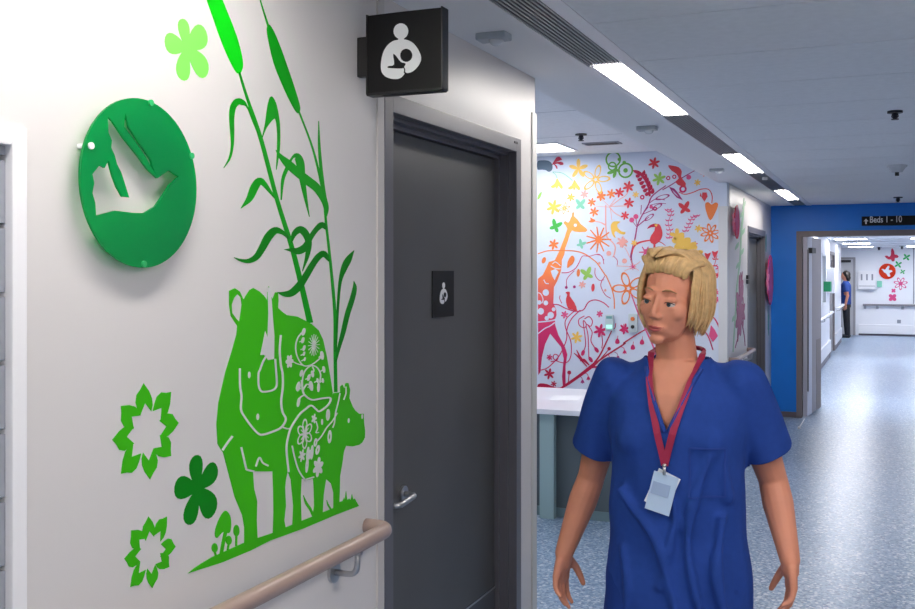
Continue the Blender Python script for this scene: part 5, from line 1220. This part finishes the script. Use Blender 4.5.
def card(name, w_, h_, ang, dx, dz, dy, m):
    bm = bmesh.new(); box(bm, -w_/2, w_/2, -.0012, .0012, -h_, 0, 0, .0008)
    bmesh.ops.transform(bm, matrix=Matrix.Translation((base.x+ax+dx, by+dy, az-.022+dz)) @ Matrix.Rotation(ang, 4, 'Y'), verts=bm.verts[:]); return obj(name, bm, m, la)
card('badge_card', .062, .098, radians(14), 0.004, 0, 0, mat('badge_blue_white', (176, 198, 226), .35))
card('badge_card', .058, .092, radians(24), .012, .002, .003, mat('badge_white', (216, 222, 232), .35))
card('badge_panel', .044, .032, radians(14), -.006, -.022, -.002, mat('badge_grey_print', (150, 170, 204), .4))

# ---- far worker ----------------------------------------------------------
def P_(x, y, z): return fb+Vector((x, y, z))
fb = onZ(845.8, 337.6, 0)
fw_ = thing('person', fb, 'dark-haired worker in a blue top and black trousers standing at the far end', 'person')
bm = bmesh.new()
loft(bm, [(fb.x, fb.y, z, rx, ry) for z, rx, ry in ((.82, .10, .15), (.95, .105, .155), (1.05, .095, .14), (1.2, .11, .165), (1.31, .105, .165), (1.37, .06, .10), (1.41, .05, .06))])
for s_ in (-1, 1):
    cap_(bm, P_(0, s_*.08, .86), .085, P_(.02, s_*.09, .47), .058); cap_(bm, P_(.02, s_*.09, .47), .056, P_(.04, s_*.09, .07), .04); cap_(bm, P_(.06, s_*.09, .035), .035, P_(-.11, s_*.09, .03), .028)
    cap_(bm, P_(0, s_*.16, 1.32), .045, P_(.045, s_*.195, 1.06), .038); cap_(bm, P_(.05, s_*.20, 1.06), .038, P_(-.0, s_*.20, .83), .028)
    hand(bm, P_(0, s_*.20, .83), (-.1, 0, -1), (0, -s_, 0), 1, .5, s_)
cap_(bm, P_(.01, 0, 1.38), .055, P_(-.01, 0, 1.48), .05); ball(bm, P_(-.01, 0, 1.56), (.092, .075, .105), 20); ball(bm, P_(-.06, 0, 1.51), (.045, .045, .055), 16); cap_(bm, P_(-.095, 0, 1.56), .012, P_(-.115, 0, 1.53), .013)
obj('body', fuse(bm, .007, 3), M_skin, fw_, True)
bm = bmesh.new(); ball(bm, P_(.015, 0, 1.585), (.1, .088, .1), 20); ball(bm, P_(.05, 0, 1.5), (.055, .075, .09), 16)
for k in range(14): a_1 = -1.3+2.6*k/13; tube(bm, [P_(-.02, .03*sin(a_1), 1.675), P_(.07*cos(a_1), .09*sin(a_1), 1.61), P_(.09*cos(a_1)+.01, .095*sin(a_1), 1.50), P_(.07*cos(a_1)+.02, .07*sin(a_1), 1.42)], [.01, .022, .02, .004], 8)
obj('hair', bm, M_dhair, fw_, True)
bm = bmesh.new(); ball(bm, P_(-.085, -.03, 1.575), .012, 8); ball(bm, P_(-.085, .03, 1.575), .012, 8); obj('eyes', bm, M_dark, fw_)
bm = bmesh.new()
loft(bm, [(fb.x, fb.y, z, rx, ry) for z, rx, ry in ((.80, .13, .18), (1.0, .125, .172), (1.2, .128, .18), (1.32, .125, .19), (1.39, .08, .12), (1.42, .06, .07))])
for s_ in (-1, 1): cap_(bm, P_(0, s_*.16, 1.335), .062, P_(.035, s_*.195, 1.14), .06)
b = fuse(bm, .010, 5); cut(b, P_(0, 0, .84), (0, 0, -1))
for s_ in (-1, 1): c0 = P_(.035, s_*.195, 1.15); cut(b, c0, Vector((.1, s_*.15, -1)).normalized(), lambda c, c0=c0: (c-c0).length < .1 and abs(c.y-fb.y) > .165)
o = obj('tunic', b, mat('navy_blue_tunic', (22, 58, 130), .8), fw_, True); thicken(o, .004)
bm = bmesh.new(); loft(bm, [(fb.x, fb.y, z, rx, ry) for z, rx, ry in ((.76, .12, .16), (.95, .118, .165), (1.0, .11, .15))])
for s_ in (-1, 1): cap_(bm, P_(0, s_*.08, .86), .098, P_(.02, s_*.09, .47), .078); cap_(bm, P_(.02, s_*.09, .47), .078, P_(.04, s_*.09, .1), .068)
b = fuse(bm, .010, 5); cut(b, P_(0, 0, .07), (0, 0, -1)); o = obj('trousers', b, mat('black_trousers', (24, 26, 34), .8), fw_, True); thicken(o, .004)
for s_ in (-1, 1):
    bm = bmesh.new(); cap_(bm, P_(.07, s_*.09, .046), .045, P_(-.13, s_*.09, .040), .039); obj('shoe', fuse(bm, .008, 3), M_dark, fw_, True)
